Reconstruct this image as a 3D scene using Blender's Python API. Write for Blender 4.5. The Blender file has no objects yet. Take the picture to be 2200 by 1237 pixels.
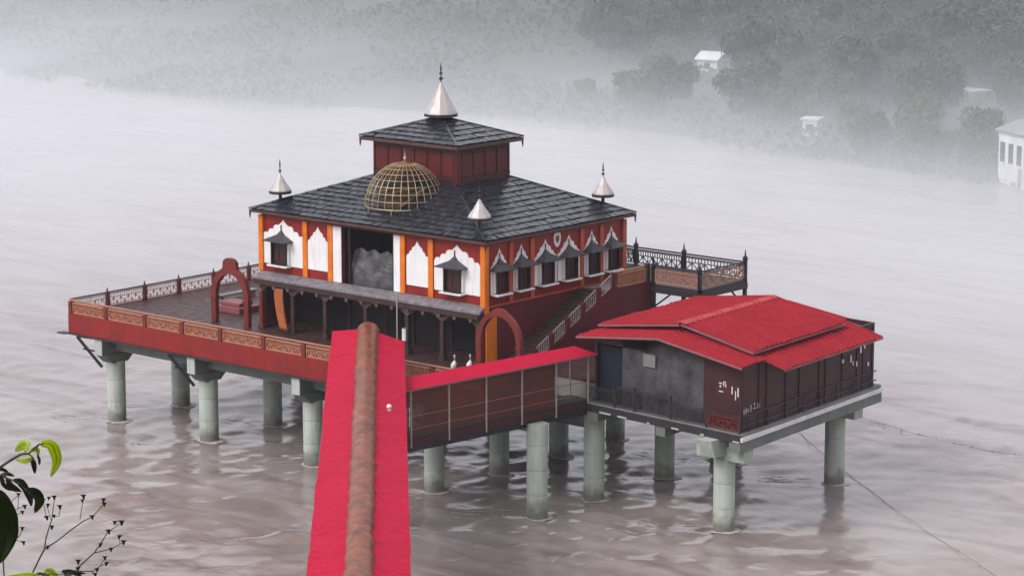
import bpy, bmesh, math, random
import numpy as np
from mathutils import Vector, Matrix, noise
random.seed(7)
SC = bpy.context.scene
COL = SC.collection

# ------------------------------------------------------------------ camera
CAM = Vector((-118.465, -102.576, 40.552))
YAW, PITCH, FPX = math.radians(40.3052), math.radians(-10.4716), 5876.97
PW, PH = 2200.0, 1237.0
cam_d = bpy.data.cameras.new('camera'); cam = bpy.data.objects.new('camera', cam_d); COL.objects.link(cam)
cam.location = CAM
cam.rotation_euler = (math.pi/2 + PITCH, 0, YAW - math.pi/2)
cam_d.sensor_width = 36.0; cam_d.lens = 36.0*FPX/PW
cam_d.clip_start = 0.5; cam_d.clip_end = 6000
SC.camera = cam
FW = Vector((math.cos(YAW)*math.cos(PITCH), math.sin(YAW)*math.cos(PITCH), math.sin(PITCH)))
RT = FW.cross(Vector((0, 0, 1))).normalized(); UP = RT.cross(FW)
def ray(px, py): return FW + RT*((px-PW/2)/FPX) - UP*((py-PH/2)/FPX)
def on(ax, c, px, py):
    d = ray(px, py); i = 'xyz'.index(ax)
    return CAM + d*((c-CAM[i])/d[i])
def proj(P):
    d = Vector(P)-CAM; z = d.dot(FW)
    return PW/2+FPX*d.dot(RT)/z, PH/2-FPX*d.dot(UP)/z

# ------------------------------------------------------------------ sky, sun, exposure
SUN_EL, SUN_AZ = math.radians(42), math.radians(168)      # azimuth of the sun in the xy plane
wd = bpy.data.worlds.new('World'); SC.world = wd; wd.use_nodes = True
nt = wd.node_tree; bg = nt.nodes['Background']
sky = nt.nodes.new('ShaderNodeTexSky'); sky.sky_type = 'NISHITA'; sky.sun_disc = False
sky.sun_elevation = SUN_EL; sky.sun_rotation = math.pi/2 - SUN_AZ
sky.air_density = 1.0; sky.dust_density = 7.0; sky.ozone_density = 1.0; sky.altitude = 500
hs = nt.nodes.new('ShaderNodeHueSaturation'); hs.inputs['Saturation'].default_value = 0.22
mx = nt.nodes.new('ShaderNodeMix'); mx.data_type = 'RGBA'; mx.inputs[0].default_value = 0.6
mx.inputs[7].default_value = (7.3, 7.25, 7.9, 1)            # even cloud layer over the blue
nt.links.new(sky.outputs[0], hs.inputs['Color']); nt.links.new(hs.outputs[0], mx.inputs[6])
nt.links.new(mx.outputs[2], bg.inputs['Color']); bg.inputs['Strength'].default_value = 0.115
sun_d = bpy.data.lights.new('sun', 'SUN'); sun = bpy.data.objects.new('sun', sun_d); COL.objects.link(sun)
sun_d.energy = .95; sun_d.angle = math.radians(25); sun_d.color = (1, .97, .93)
sun.location = (-60, -30, 90)
sv = Vector((math.cos(SUN_AZ)*math.cos(SUN_EL), math.sin(SUN_AZ)*math.cos(SUN_EL), math.sin(SUN_EL)))
sun.rotation_euler = sv.to_track_quat('Z', 'Y').to_euler()
vs = SC.view_settings; vs.view_transform = 'Standard'; vs.look = 'None'; vs.exposure = 0.7; vs.gamma = 1.0
vs.use_curve_mapping = False
SC.render.engine = 'CYCLES'; SC.cycles.use_denoising = True
SC.cycles.volume_bounces = 3; SC.cycles.max_bounces = 8

# ------------------------------------------------------------------ materials
def mat(name, col, col2=None, rough=.6, metal=0, spec=.3, scale=1.5, detail=5, bump=0, bscale=20, streak=0, streak_col=(.05, .04, .035),
        island=0, alpha=1, coat=0, stretch=(1, 1, 1), rvar=0, trans=0):
    m = bpy.data.materials.new(name); m.use_nodes = True; t = m.node_tree; n = t.nodes; L = t.links
    b = n['Principled BSDF']
    geo = n.new('ShaderNodeNewGeometry'); mp = n.new('ShaderNodeMapping'); mp.inputs['Scale'].default_value = stretch
    L.new(geo.outputs['Position'], mp.inputs['Vector'])
    nz = n.new('ShaderNodeTexNoise'); nz.inputs['Scale'].default_value = scale; nz.inputs['Detail'].default_value = detail
    nz.inputs['Roughness'].default_value = .62
    L.new(mp.outputs[0], nz.inputs['Vector'])
    rp = n.new('ShaderNodeValToRGB'); rp.color_ramp.elements[0].position = .3; rp.color_ramp.elements[1].position = .7
    c2 = col2 or tuple(c*.72 for c in col)
    rp.color_ramp.elements[0].color = (*c2, 1); rp.color_ramp.elements[1].color = (*col, 1)
    L.new(nz.outputs['Fac'], rp.inputs['Fac']); out = rp.outputs['Color']
    if island:
        hv = n.new('ShaderNodeHueSaturation'); mr = n.new('ShaderNodeMapRange')
        mr.inputs['To Min'].default_value = 1-island; mr.inputs['To Max'].default_value = 1+island
        L.new(geo.outputs['Random Per Island'], mr.inputs['Value']); L.new(mr.outputs[0], hv.inputs['Value'])
        L.new(out, hv.inputs['Color']); out = hv.outputs['Color']
    if streak:
        mp2 = n.new('ShaderNodeMapping'); mp2.inputs['Scale'].default_value = (5, 5, .45)
        L.new(geo.outputs['Position'], mp2.inputs['Vector'])
        n2 = n.new('ShaderNodeTexNoise'); n2.inputs['Scale'].default_value = 1.0; n2.inputs['Detail'].default_value = 7
        L.new(mp2.outputs[0], n2.inputs['Vector'])
        r2 = n.new('ShaderNodeValToRGB'); r2.color_ramp.elements[0].position = .5; r2.color_ramp.elements[1].position = .78
        r2.color_ramp.elements[1].color = (streak, streak, streak, 1); r2.color_ramp.elements[0].color = (0, 0, 0, 1)
        L.new(n2.outputs['Fac'], r2.inputs['Fac'])
        m2 = n.new('ShaderNodeMix'); m2.data_type = 'RGBA'; m2.inputs[7].default_value = (*streak_col, 1)
        L.new(r2.outputs[0], m2.inputs[0]); L.new(out, m2.inputs[6]); out = m2.outputs[2]
    L.new(out, b.inputs['Base Color'])
    b.inputs['Roughness'].default_value = rough; b.inputs['Metallic'].default_value = metal
    b.inputs['Specular IOR Level'].default_value = spec; b.inputs['Coat Weight'].default_value = coat
    b.inputs['Coat Roughness'].default_value = .15
    if rvar:
        n3 = n.new('ShaderNodeTexNoise'); n3.inputs['Scale'].default_value = 2.3; n3.inputs['Detail'].default_value = 3
        L.new(geo.outputs['Position'], n3.inputs['Vector'])
        mr3 = n.new('ShaderNodeMapRange'); mr3.inputs['From Min'].default_value = .3; mr3.inputs['From Max'].default_value = .7
        mr3.inputs['To Min'].default_value = max(.03, rough-rvar); mr3.inputs['To Max'].default_value = min(1, rough+rvar)
        L.new(n3.outputs['Fac'], mr3.inputs['Value']); L.new(mr3.outputs[0], b.inputs['Roughness'])
    if bump:
        nb = n.new('ShaderNodeTexNoise'); nb.inputs['Scale'].default_value = bscale; nb.inputs['Detail'].default_value = 4
        L.new(mp.outputs[0], nb.inputs['Vector'])
        bp = n.new('ShaderNodeBump'); bp.inputs['Strength'].default_value = bump; bp.inputs['Distance'].default_value = .03
        L.new(nb.outputs['Fac'], bp.inputs['Height']); L.new(bp.outputs[0], b.inputs['Normal'])
    if trans: b.inputs['Transmission Weight'].default_value = trans
    if alpha < 1: b.inputs['Alpha'].default_value = alpha
    return m
M = {}
M['white'] = mat('white_paint', (.80, .79, .80), (.70, .69, .70), rough=.55, scale=.8, detail=8, streak=.42, streak_col=(.38, .34, .31))
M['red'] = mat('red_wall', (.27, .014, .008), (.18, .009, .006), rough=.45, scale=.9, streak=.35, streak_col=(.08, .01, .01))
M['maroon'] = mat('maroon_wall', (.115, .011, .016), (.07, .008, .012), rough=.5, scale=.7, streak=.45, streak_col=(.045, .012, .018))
M['orange'] = mat('orange_paint', (.74, .20, .012), (.55, .12, .008), rough=.5, scale=1.2, streak=.5, streak_col=(.28, .07, .01))
M['salmon'] = mat('faded_orange_paint', (.46, .10, .045), (.36, .065, .035), rough=.5, scale=1.2, streak=.25, streak_col=(.2, .04, .02))
M['fascia'] = mat('red_fascia', (.27, .013, .012), (.17, .011, .010), rough=.5, scale=.6, streak=.75, streak_col=(.10, .018, .015))
M['post'] = mat('red_oxide_post', (.19, .024, .019), (.12, .017, .015), rough=.5, scale=1.5, streak=.3)
M['grille'] = mat('tan_grille', (.46, .20, .12), (.34, .13, .085), rough=.55, scale=2.2, streak=.3, streak_col=(.16, .05, .03))
M['pale_grille'] = mat('pale_grille', (.50, .36, .33), (.38, .26, .24), rough=.55, scale=2.2, streak=.2)
M['rail'] = mat('tan_rail', (.36, .16, .10), (.26, .11, .07), rough=.4, scale=3)
M['slate'] = mat('wet_slate', (.020, .022, .030), (.009, .010, .014), rough=.27, rvar=.15, spec=.6, scale=2.5, island=.7, bump=.3, bscale=10)
M['slate_deck'] = mat('roof_felt', (.016, .016, .018), rough=.6)
M['dark_red'] = mat('dark_red_timber', (.06, .007, .006), (.038, .006, .006), rough=.5, scale=1.2, streak=.3)  # tone lowered for the shade under the tower eaves
M['panel_red'] = mat('red_panel', (.11, .008, .007), (.075, .007, .006), rough=.5, scale=1.0, streak=.2)  # darkened too, eave shade is mixed into the tower's red
M['eave'] = mat('eave_timber', (.10, .045, .035), (.06, .03, .026), rough=.5)
M['silver'] = mat('silvered_sheet', (.52, .47, .46), (.38, .34, .33), rough=.5, metal=.25, scale=2, rvar=.1)
M['gold'] = mat('gilt_wire', (.40, .31, .18), (.28, .21, .115), rough=.35, metal=.4, scale=4)
M['gilt_cap'] = mat('gilt_cap', (.26, .13, .05), (.18, .09, .04), rough=.35, metal=.5, scale=4)
M['wood'] = mat('brown_timber', (.19, .105, .06), (.12, .065, .04), rough=.55, scale=3)
M['woodark'] = mat('dark_wet_timber', (.07, .042, .028), (.03, .02, .015), rough=.5, scale=3)
M['black'] = mat('black_iron', (.022, .021, .024), (.014, .013, .015), rough=.4, scale=4)
M['iron'] = mat('dark_iron', (.040, .034, .038), (.025, .022, .025), rough=.45, scale=4)
M['darkwin'] = mat('dark_shutter', (.035, .014, .012), (.02, .010, .009), rough=.35, scale=3)
M['canopy_slate'] = mat('canopy_slate', (.075, .072, .078), (.04, .04, .045), rough=.4, scale=4, streak=.3)
M['concrete'] = mat('pale_green_concrete', (.42, .46, .41), (.33, .37, .325), rough=.65, scale=.8, streak=.4, streak_col=(.17, .19, .165), bump=.2, bscale=9)
def tide(m):
    n = m.node_tree.nodes; L = m.node_tree.links; b = n['Principled BSDF']; src = b.inputs['Base Color'].links[0].from_socket
    geo = n.new('ShaderNodeNewGeometry'); sx = n.new('ShaderNodeSeparateXYZ'); L.new(geo.outputs['Position'], sx.inputs[0])
    nz = n.new('ShaderNodeTexNoise'); nz.inputs['Scale'].default_value = 1.8; nz.inputs['Detail'].default_value = 6; L.new(geo.outputs['Position'], nz.inputs['Vector'])
    ad = n.new('ShaderNodeMath'); ad.operation = 'MULTIPLY_ADD'; ad.inputs[1].default_value = -1.6; L.new(nz.outputs['Fac'], ad.inputs[0]); L.new(sx.outputs['Z'], ad.inputs[2])
    mr = n.new('ShaderNodeMapRange'); mr.inputs['From Min'].default_value = -.45; mr.inputs['From Max'].default_value = .35; mr.inputs['To Min'].default_value = .8; mr.inputs['To Max'].default_value = 0
    L.new(ad.outputs[0], mr.inputs['Value'])
    mx_ = n.new('ShaderNodeMix'); mx_.data_type = 'RGBA'; mx_.inputs[7].default_value = (.115, .10, .085, 1)
    L.new(mr.outputs[0], mx_.inputs[0]); L.new(src, mx_.inputs[6]); L.new(mx_.outputs[2], b.inputs['Base Color'])
tide(M['concrete'])
M['beam'] = mat('beam_concrete', (.17, .19, .175), (.11, .125, .115), rough=.7, scale=.8, streak=.45, streak_col=(.08, .09, .08))
M['slab'] = mat('slab_concrete', (.22, .21, .205), (.15, .145, .14), rough=.7, scale=.8, streak=.3)
M['step'] = mat('wet_stone_step', (.070, .042, .036), (.04, .026, .024), rough=.4, scale=1.2)
M['underdark'] = mat('underside_gloom', (.045, .047, .052), (.018, .018, .021), rough=.5, scale=.7, detail=8, bump=.8, bscale=2)  # near-black: the shade under the decks put into the beams' colour
M['drape'] = mat('faded_orange_cloth', (.42, .12, .03), (.26, .07, .025), rough=.7, scale=2)
M['floor'] = mat('wet_deck_tiles', (.065, .030, .028), (.038, .019, .019), rough=.5, rvar=.15, scale=1.1, spec=.2)
M['awning'] = mat('weathered_awning', (.25, .225, .24), (.10, .09, .10), rough=.5, rvar=.2, scale=2.6, detail=8, bump=.5, bscale=8)
M['verandah'] = mat('verandah_brown', (.060, .028, .024), (.035, .017, .016), rough=.55, scale=1.5)
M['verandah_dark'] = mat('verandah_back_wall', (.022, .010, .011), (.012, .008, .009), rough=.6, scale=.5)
M['bracket'] = mat('bracket_stone', (.14, .085, .08), (.085, .05, .05), rough=.6, scale=3)
M['tin'] = mat('red_tin', (.30, .016, .025), (.225, .012, .020), rough=.6, scale=.7, detail=8, streak=.45, streak_col=(.13, .012, .014), rvar=.12, spec=.04, island=.14)
M['tin_rib'] = mat('red_tin_flashing', (.45, .07, .07), (.36, .05, .055), rough=.6, scale=1.5, spec=.04)
M['canopy_tin'] = mat('crimson_sheet', (.45, .006, .038), (.38, .005, .030), rough=.6, scale=.35, detail=8, rvar=.1, spec=.04, streak=.35, streak_col=(.20, .008, .022), island=.05)
M['tin_edge'] = mat('tin_edge', (.30, .11, .12), (.2, .08, .09), rough=.5)
M['barrel'] = mat('stained_brown_sheet', (.30, .082, .030), (.085, .024, .012), rough=.34, rvar=.1, scale=1.1, detail=6, island=.3, spec=.14)
M['pinkframe'] = mat('pink_frame', (.42, .20, .16), rough=.4)
M['net'] = mat('brown_netting', (.115, .030, .018), (.07, .022, .015), rough=.7, scale=.6, alpha=.92)
M['netpole'] = mat('grey_pole', (.40, .34, .32), (.28, .24, .22), rough=.4, scale=3)
M['pavwall'] = mat('pavilion_grey_wall', (.10, .09, .095), (.022, .018, .02), rough=.6, scale=.9, detail=9, streak=.5, streak_col=(.025, .02, .025))
M['pavred'] = mat('pavilion_brown_wall', (.062, .015, .016), (.032, .010, .012), rough=.55, scale=.8, streak=.3)
M['blue'] = mat('blue_door', (.012, .017, .036), (.008, .011, .022), rough=.5)
M['smallwhite'] = mat('white_enamel', (.75, .72, .72), rough=.4)
M['goldpanel'] = mat('ochre_panel', (.38, .19, .08), (.24, .11, .06), rough=.5, scale=3, detail=7)
M['rockgrey'] = mat('grey_sheeting', (.115, .107, .113), (.022, .02, .021), rough=.5, scale=1.6, detail=9, bump=.8, bscale=3)
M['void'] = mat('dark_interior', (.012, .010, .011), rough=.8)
M['pinkbox'] = mat('pink_plaster', (.24, .075, .08), (.16, .05, .055), rough=.5, scale=1.5)
M['bark'] = mat('bark', (.06, .045, .035), rough=.9)
M['rope'] = mat('grey_rope', (.36, .33, .34), rough=.8)

# ------------------------------------------------------------------ mesh builder
OFF = {}
class MB:
    def __init__(s, f=None): s.v = []; s.f = []; s.t = f
    def pt(s, p):
        s.v.append(tuple(s.t(*p)) if s.t else tuple(p)); return len(s.v)-1
    def face(s, pts): s.f.append([s.pt(p) for p in pts])
    def hexa(s, a):        # 8 points: bottom loop 0-3, top loop 4-7
        i = [s.pt(p) for p in a]
        for q in ((3, 2, 1, 0), (4, 5, 6, 7), (0, 1, 5, 4), (1, 2, 6, 5), (2, 3, 7, 6), (3, 0, 4, 7)): s.f.append([i[k] for k in q])
        return s
    def box(s, x0, x1, y0, y1, z0, z1):
        return s.hexa([(x0, y0, z0), (x1, y0, z0), (x1, y1, z0), (x0, y1, z0), (x0, y0, z1), (x1, y0, z1), (x1, y1, z1), (x0, y1, z1)])
    def prism(s, loop, d):  # closed loop of 3d points swept by vector d
        n = len(loop); d = Vector(d)
        a = [s.pt(p) for p in loop]; b = [s.pt(tuple(Vector(p)+d)) for p in loop]
        s.f.append(a[::-1]); s.f.append(b)
        for k in range(n): s.f.append([a[k], a[(k+1) % n], b[(k+1) % n], b[k]])
        return s
    def tube(s, pts, r, n=8, caps=True):
        pts = [Vector(p) for p in pts]; rr = r if isinstance(r, (list, tuple)) else [r]*len(pts)
        rings = []; ref = None
        for k, p in enumerate(pts):
            d = (pts[min(k+1, len(pts)-1)]-pts[max(k-1, 0)]).normalized()
            if ref is None: ref = Vector((0, 0, 1)) if abs(d.z) < .9 else Vector((1, 0, 0))
            u = d.cross(ref).normalized(); w = d.cross(u)
            rings.append([s.pt(tuple(p+(u*math.cos(2*math.pi*j/n)+w*math.sin(2*math.pi*j/n))*rr[k])) for j in range(n)])
        for a, b in zip(rings, rings[1:]):
            for j in range(n): s.f.append([a[j], a[(j+1) % n], b[(j+1) % n], b[j]])
        if caps: s.f.append(rings[0][::-1]); s.f.append(rings[-1])
        return s
    def bar(s, p, q, w, h=None):   # square bar between two points
        h = h or w; p = Vector(p); q = Vector(q); d = (q-p).normalized()
        ref = Vector((0, 0, 1)) if abs(d.z) < .95 else Vector((1, 0, 0))
        u = d.cross(ref).normalized()*w/2; v = u.cross(d).normalized()*h/2
        return s.hexa([p-u-v, p+u-v, p+u+v, p-u+v, q-u-v, q+u-v, q+u+v, q-u+v])
    def lathe(s, prof, c, n=16):
        rings = []
        for r, z in prof:
            rings.append([s.pt((c[0]+r*math.cos(2*math.pi*j/n), c[1]+r*math.sin(2*math.pi*j/n), c[2]+z)) for j in range(n)])
        for a, b in zip(rings, rings[1:]):
            for j in range(n): s.f.append([a[j], a[(j+1) % n], b[(j+1) % n], b[j]])
        s.f.append(rings[0][::-1]); s.f.append(rings[-1])
        return s
    def build(s, name, m, parent=None, smooth=False, bevel=0, recalc=True):
        off = OFF.get(parent.name, Vector()) if parent else Vector()
        me = bpy.data.meshes.new(name)
        me.from_pydata([(x-off.x, y-off.y, z-off.z) for x, y, z in s.v], [], s.f)
        if recalc or bevel:
            bm = bmesh.new(); bm.from_mesh(me)
            if recalc: bmesh.ops.recalc_face_normals(bm, faces=bm.faces)
            if bevel: bmesh.ops.bevel(bm, geom=[e for e in bm.edges], offset=bevel, segments=1, affect='EDGES', clamp_overlap=True)
            bm.to_mesh(me); bm.free()
        if smooth:
            for p in me.polygons: p.use_smooth = True
            try: me.set_sharp_from_angle(angle=math.radians(40))
            except Exception: pass
        me.materials.append(M[m] if isinstance(m, str) else m)
        o = bpy.data.objects.new(name, me); COL.objects.link(o)
        if parent: o.parent = parent; OFF[o.name] = off
        return o
def tag(o, label=None, cat=None, group=None, kind=None):
    if label: o['label'] = label
    if cat: o['category'] = cat
    if group: o['group'] = group
    if kind: o['kind'] = kind
    return o
def thing(name, loc, label, cat, group=None):
    o = bpy.data.objects.new(name, None); COL.objects.link(o); o.location = loc; o.empty_display_size = .3
    OFF[o.name] = Vector(loc); return tag(o, label, cat, group)
def BX(*a): return MB().box(*a)

# ------------------------------------------------------------------ river
FWH = Vector((math.cos(YAW), math.sin(YAW), 0)); RTH = Vector((math.sin(YAW), -math.cos(YAW), 0))
def axis_coords(lo, hi, step, far, n):
    core = np.arange(lo, hi+step/2, step)
    g = np.geomspace(step, far, n); up_ = hi+np.cumsum(g*1.0); dn = lo-np.cumsum(g*1.0)
    return np.concatenate([dn[::-1], core, up_])
gx = axis_coords(-48, 42, .33, 330, 40); gy = axis_coords(-42, 50, .33, 330, 40)
X, Y = np.meshgrid(gx, gy, indexing='ij')
rng = np.random.default_rng(3)
Z = np.zeros_like(X)
for k in range(34):
    lam = rng.uniform(.9, 1.9)*(1.13**(k % 14)); th = math.radians(62)+rng.normal(0, .55)
    a = .0085*lam**.7
    wob = rng.uniform(.3, .9)*np.sin(X*rng.uniform(.05, .14)+Y*rng.uniform(.05, .14)+rng.uniform(0, 6))
    Z += a*np.sin((X*math.cos(th)+Y*math.sin(th))*2*math.pi/lam+wob*3+rng.uniform(0, 6))
r = np.sqrt((X+3)**2+(Y-4)**2); Z *= np.clip(1.25-r/75, .0, 1)
patch = .45+.85*np.clip(.5+.5*np.sin(X*.21+1.2*np.sin(Y*.13))*np.cos(Y*.17+1.1*np.sin(X*.11)), 0, 1)
Z *= patch*.62
nx, ny = X.shape
idx = np.arange(nx*ny).reshape(nx, ny)
fc = np.stack([idx[:-1, :-1], idx[1:, :-1], idx[1:, 1:], idx[:-1, 1:]], -1).reshape(-1, 4)
def grid_mesh(name, vs_, fs_, m, smooth=True):
    me = bpy.data.meshes.new(name)
    me.vertices.add(len(vs_)); me.vertices.foreach_set('co', np.asarray(vs_, np.float32).ravel())
    me.loops.add(fs_.size); me.loops.foreach_set('vertex_index', fs_.ravel().astype(np.int32))
    me.polygons.add(len(fs_)); me.polygons.foreach_set('loop_start', (np.arange(len(fs_))*4).astype(np.int32))
    me.update(calc_edges=True); me.validate()
    if smooth: me.polygons.foreach_set('use_smooth', np.ones(len(fs_), bool))
    me.materials.append(m); o = bpy.data.objects.new(name, me); COL.objects.link(o); return o
def water_material():
    m = bpy.data.materials.new('silty_river_water'); m.use_nodes = True; t = m.node_tree; n = t.nodes; L = t.links
    b = n['Principled BSDF']; geo = n.new('ShaderNodeNewGeometry')
    mp = n.new('ShaderNodeMapping'); mp.inputs['Rotation'].default_value = (0, 0, math.radians(-62)); mp.inputs['Scale'].default_value = (.35, .09, 1)
    L.new(geo.outputs['Position'], mp.inputs['Vector'])
    wn = n.new('ShaderNodeTexNoise'); wn.inputs['Scale'].default_value = .9; wn.inputs['Detail'].default_value = 7; wn.inputs['Distortion'].default_value = 1.1
    L.new(mp.outputs[0], wn.inputs['Vector'])
    rp = n.new('ShaderNodeValToRGB'); e = rp.color_ramp.elements
    e[0].position = .32; e[0].color = (.190, .150, .136, 1); e[1].position = .62; e[1].color = (.315, .268, .256, 1)
    L.new(wn.outputs['Fac'], rp.inputs['Fac'])
    # foam streaks drawn out along the current
    mp2 = n.new('ShaderNodeMapping'); mp2.inputs['Rotation'].default_value = (0, 0, math.radians(-40)); mp2.inputs['Scale'].default_value = (.55, .14, 1)
    L.new(geo.outputs['Position'], mp2.inputs['Vector'])
    fn = n.new('ShaderNodeTexNoise'); fn.inputs['Scale'].default_value = 1.6; fn.inputs['Detail'].default_value = 9; fn.inputs['Distortion'].default_value = 1.6; fn.inputs['Roughness'].default_value = .66
    L.new(mp2.outputs[0], fn.inputs['Vector'])
    fr = n.new('ShaderNodeValToRGB'); fr.color_ramp.elements[0].position = .66; fr.color_ramp.elements[0].color = (0, 0, 0, 1)
    fr.color_ramp.elements[1].position = .76; fr.color_ramp.elements[1].color = (.55, .55, .55, 1)
    L.new(fn.outputs['Fac'], fr.inputs['Fac'])
    mx_ = n.new('ShaderNodeMix'); mx_.data_type = 'RGBA'; mx_.inputs[7].default_value = (.60, .55, .54, 1)
    L.new(fr.outputs[0], mx_.inputs[0]); L.new(rp.outputs[0], mx_.inputs[6]); L.new(mx_.outputs[2], b.inputs['Base Color'])
    b.inputs['Roughness'].default_value = .16; b.inputs['IOR'].default_value = 1.36
    bn = n.new('ShaderNodeTexNoise'); bn.inputs['Scale'].default_value = 1.1; bn.inputs['Detail'].default_value = 5
    mp3 = n.new('ShaderNodeMapping'); mp3.inputs['Rotation'].default_value = (0, 0, math.radians(-62)); mp3.inputs['Scale'].default_value = (1.5, .55, 1)
    L.new(geo.outputs['Position'], mp3.inputs['Vector']); L.new(mp3.outputs[0], bn.inputs['Vector'])
    bp = n.new('ShaderNodeBump'); bp.inputs['Strength'].default_value = .25; bp.inputs['Distance'].default_value = .12
    L.new(bn.outputs['Fac'], bp.inputs['Height']); L.new(bp.outputs[0], b.inputs['Normal'])
    return m
water = grid_mesh('river', np.stack([X, Y, Z], -1).reshape(-1, 3), fc, water_material()); tag(water, kind='structure')
# the river's bed, below everything that stands in it
M['silt'] = mat('silt', (.16, .13, .11), rough=.9)

# ------------------------------------------------------------------ far bank and hills
def hill_z(x, y):
    shore = 131 + 5*math.sin(y*.021+.6) + 3*math.sin(y*.057+2) - max(0, 115-y)*.13
    d = x-shore
    if d < -12: return -2.5
    h = d*.085 if d < 45 else 3.8+(d-45)*.20
    if h > 22: h = 22+38*(1-math.exp(-(h-22)/38))
    h += 2.6*noise.noise(Vector((x*.016, y*.016, 3)))*min(1, max(0, d/30)) + .9*noise.noise(Vector((x*.06, y*.06, 9)))*min(1, max(0, d/15))
    return h-.3 if d > 0 else d*.2-.3
hx = np.concatenate([np.arange(96, 300, 3.0), np.arange(300, 560, 12.0)]); hy = np.concatenate([np.arange(-320, -60, 13.0), np.arange(-60, 420, 4.0), np.arange(420, 720, 15.0)])
HV = [(float(x), float(y), hill_z(float(x), float(y))) for x in hx for y in hy]
hi_ = np.arange(len(hx)*len(hy)).reshape(len(hx), len(hy))
hf = np.stack([hi_[:-1, :-1], hi_[1:, :-1], hi_[1:, 1:], hi_[:-1, 1:]], -1).reshape(-1, 4)
M['hill'] = mat('scrub_hillside', (.075, .080, .050), (.032, .040, .030), rough=.9, scale=.06, detail=9, bump=.6, bscale=.8)
hills = grid_mesh('hills', HV, hf, M['hill']); tag(hills, kind='structure')

# near bank under the camera, all of it below the picture
def bank_z(t):
    pts = [(-60, 44), (-6, 39.2), (2, 38.8), (6, 37.95), (12, 35.2), (56, 7.2), (66, 4.0), (78, -2.5), (90, -3)]
    for (a, za), (b_, zb_) in zip(pts, pts[1:]):
        if t <= b_: return za+(zb_-za)*(t-a)/(b_-a)
    return -3
bt = np.concatenate([np.arange(-60, -6, 6), np.arange(-6, 14, 1.0), np.arange(14, 91, 3)]); bs = np.arange(-150, 151, 3.0)
BV = []
for t_ in bt:
    for s_ in bs:
        p = CAM+FWH*float(t_)+RTH*float(s_)
        w_ = min(1, max(0, (t_-5)/10))*(1 if t_ < 76 else .2)
        BV.append((p.x, p.y, bank_z(float(t_))+w_*1.0*noise.noise(Vector((p.x*.12, p.y*.12, 0)))))
bi = np.arange(len(bt)*len(bs)).reshape(len(bt), len(bs))
bf = np.stack([bi[:-1, :-1], bi[:-1, 1:], bi[1:, 1:], bi[1:, :-1]], -1).reshape(-1, 4)
M['bank'] = mat('grassy_bank', (.075, .085, .035), (.05, .045, .03), rough=.9, scale=.4, detail=8)
riverbank = grid_mesh('riverbank', BV, bf, M['bank']); tag(riverbank, kind='structure')

# ------------------------------------------------------------------ temple platform
plat = thing('temple_platform', (6, 11, 0), 'long concrete deck on round pale green piers carrying the temple, edged with a red band', 'platform')
MB().box(-4.98, 17.55, -4.4, 30.85, 5.74, 6.80).box(1.0, 17.55, -7.5, -4.403, 5.74, 6.80).build('slab', 'slab', plat)
MB().box(-4.98, 17.55, -4.4, 30.85, 6.803, 6.93).box(1.0, 17.55, -7.5, -4.403, 6.803, 6.93).build('floor', 'floor', plat)
BX(-5.15, -4.983, -4.4, 31.02, 5.72, 6.96).build('fascia', 'fascia', plat, bevel=.015)
BX(-4.98, 17.7, 30.853, 31.02, 5.72, 6.96).build('fascia', 'fascia', plat, bevel=.015)
MB().box(-5.20, -4.9, -4.4, 31.07, 5.60, 5.717).box(-4.898, 17.7, 30.8, 31.07, 5.60, 5.717).build('drip_ledge', 'iron', plat)
colx = [-3.6, 2.0, 7.6, 13.2]; coly = [28.3, 19.7, 10.6, .6, -7.5]
COLS = []
def column(parent, x, y, ztop, r=.6, name='column'):
    pr = [(r*1.01, -3), (r*1.01, -.1)]
    k = 0.0
    while k < ztop-.3:
        pr += [(r, k), (r, k+1.32), (r*.975, k+1.35), (r*.975, k+1.38), (r*1.004, k+1.41)]; k += 1.42
    pr = [q for q in pr if q[1] < ztop-.05]+[(r, ztop)]; COLS.append((x, y))
    return MB().lathe(pr, (x, y, 0), 24).build(name, 'concrete', parent, smooth=True)
for y in coly:
    if y > -7: MB().box(-5.02, 16.8, y-.36, y+.36, 4.52, 5.597).build('cross_beam', 'beam', plat, bevel=.02)
    if y > -7: BX(-5.045, -5.022, y-.34, y+.34, 4.54, 5.58).build('beam_end', 'concrete', plat)
    for x in colx:
        if y == -7.5: x = {-3.6: -4.2, 2.0: .9}.get(x, x)
        if y == .6 and x == -3.6: x = -3.8
        if x == 7.6 and y == 28.3: continue
        if y < -7: column(plat, x, y, 5.42); continue
        column(plat, x, y, 4.0)
        # haunch widening from the pier into the beam
        MB().hexa([(x-.62, y-.5, 3.95), (x+.62, y-.5, 3.95), (x+.62, y+.5, 3.95), (x-.62, y+.5, 3.95),
                   (x-1.25, y-.5, 4.515), (x+1.25, y-.5, 4.515), (x+1.25, y+.5, 4.515), (x-1.25, y+.5, 4.515)]).build('haunch', 'beam', plat)
for x in (-3.6, 2.0, 7.6, 13.2):
    for ya, yb in zip(coly, coly[1:]):
        BX(x-.3, x+.3, (yb if yb > -7 else -7.4)+.363, ya-.363, 4.75, 5.595).build('long_beam', 'beam', plat)
for x in (2.0, 7.6):  # added beams that deepen the dark under the deck
    BX(x-.31, x+.31, -7.1, 10.2, 3.9, 4.747).build('shade_beam', 'underdark', plat)
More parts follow.
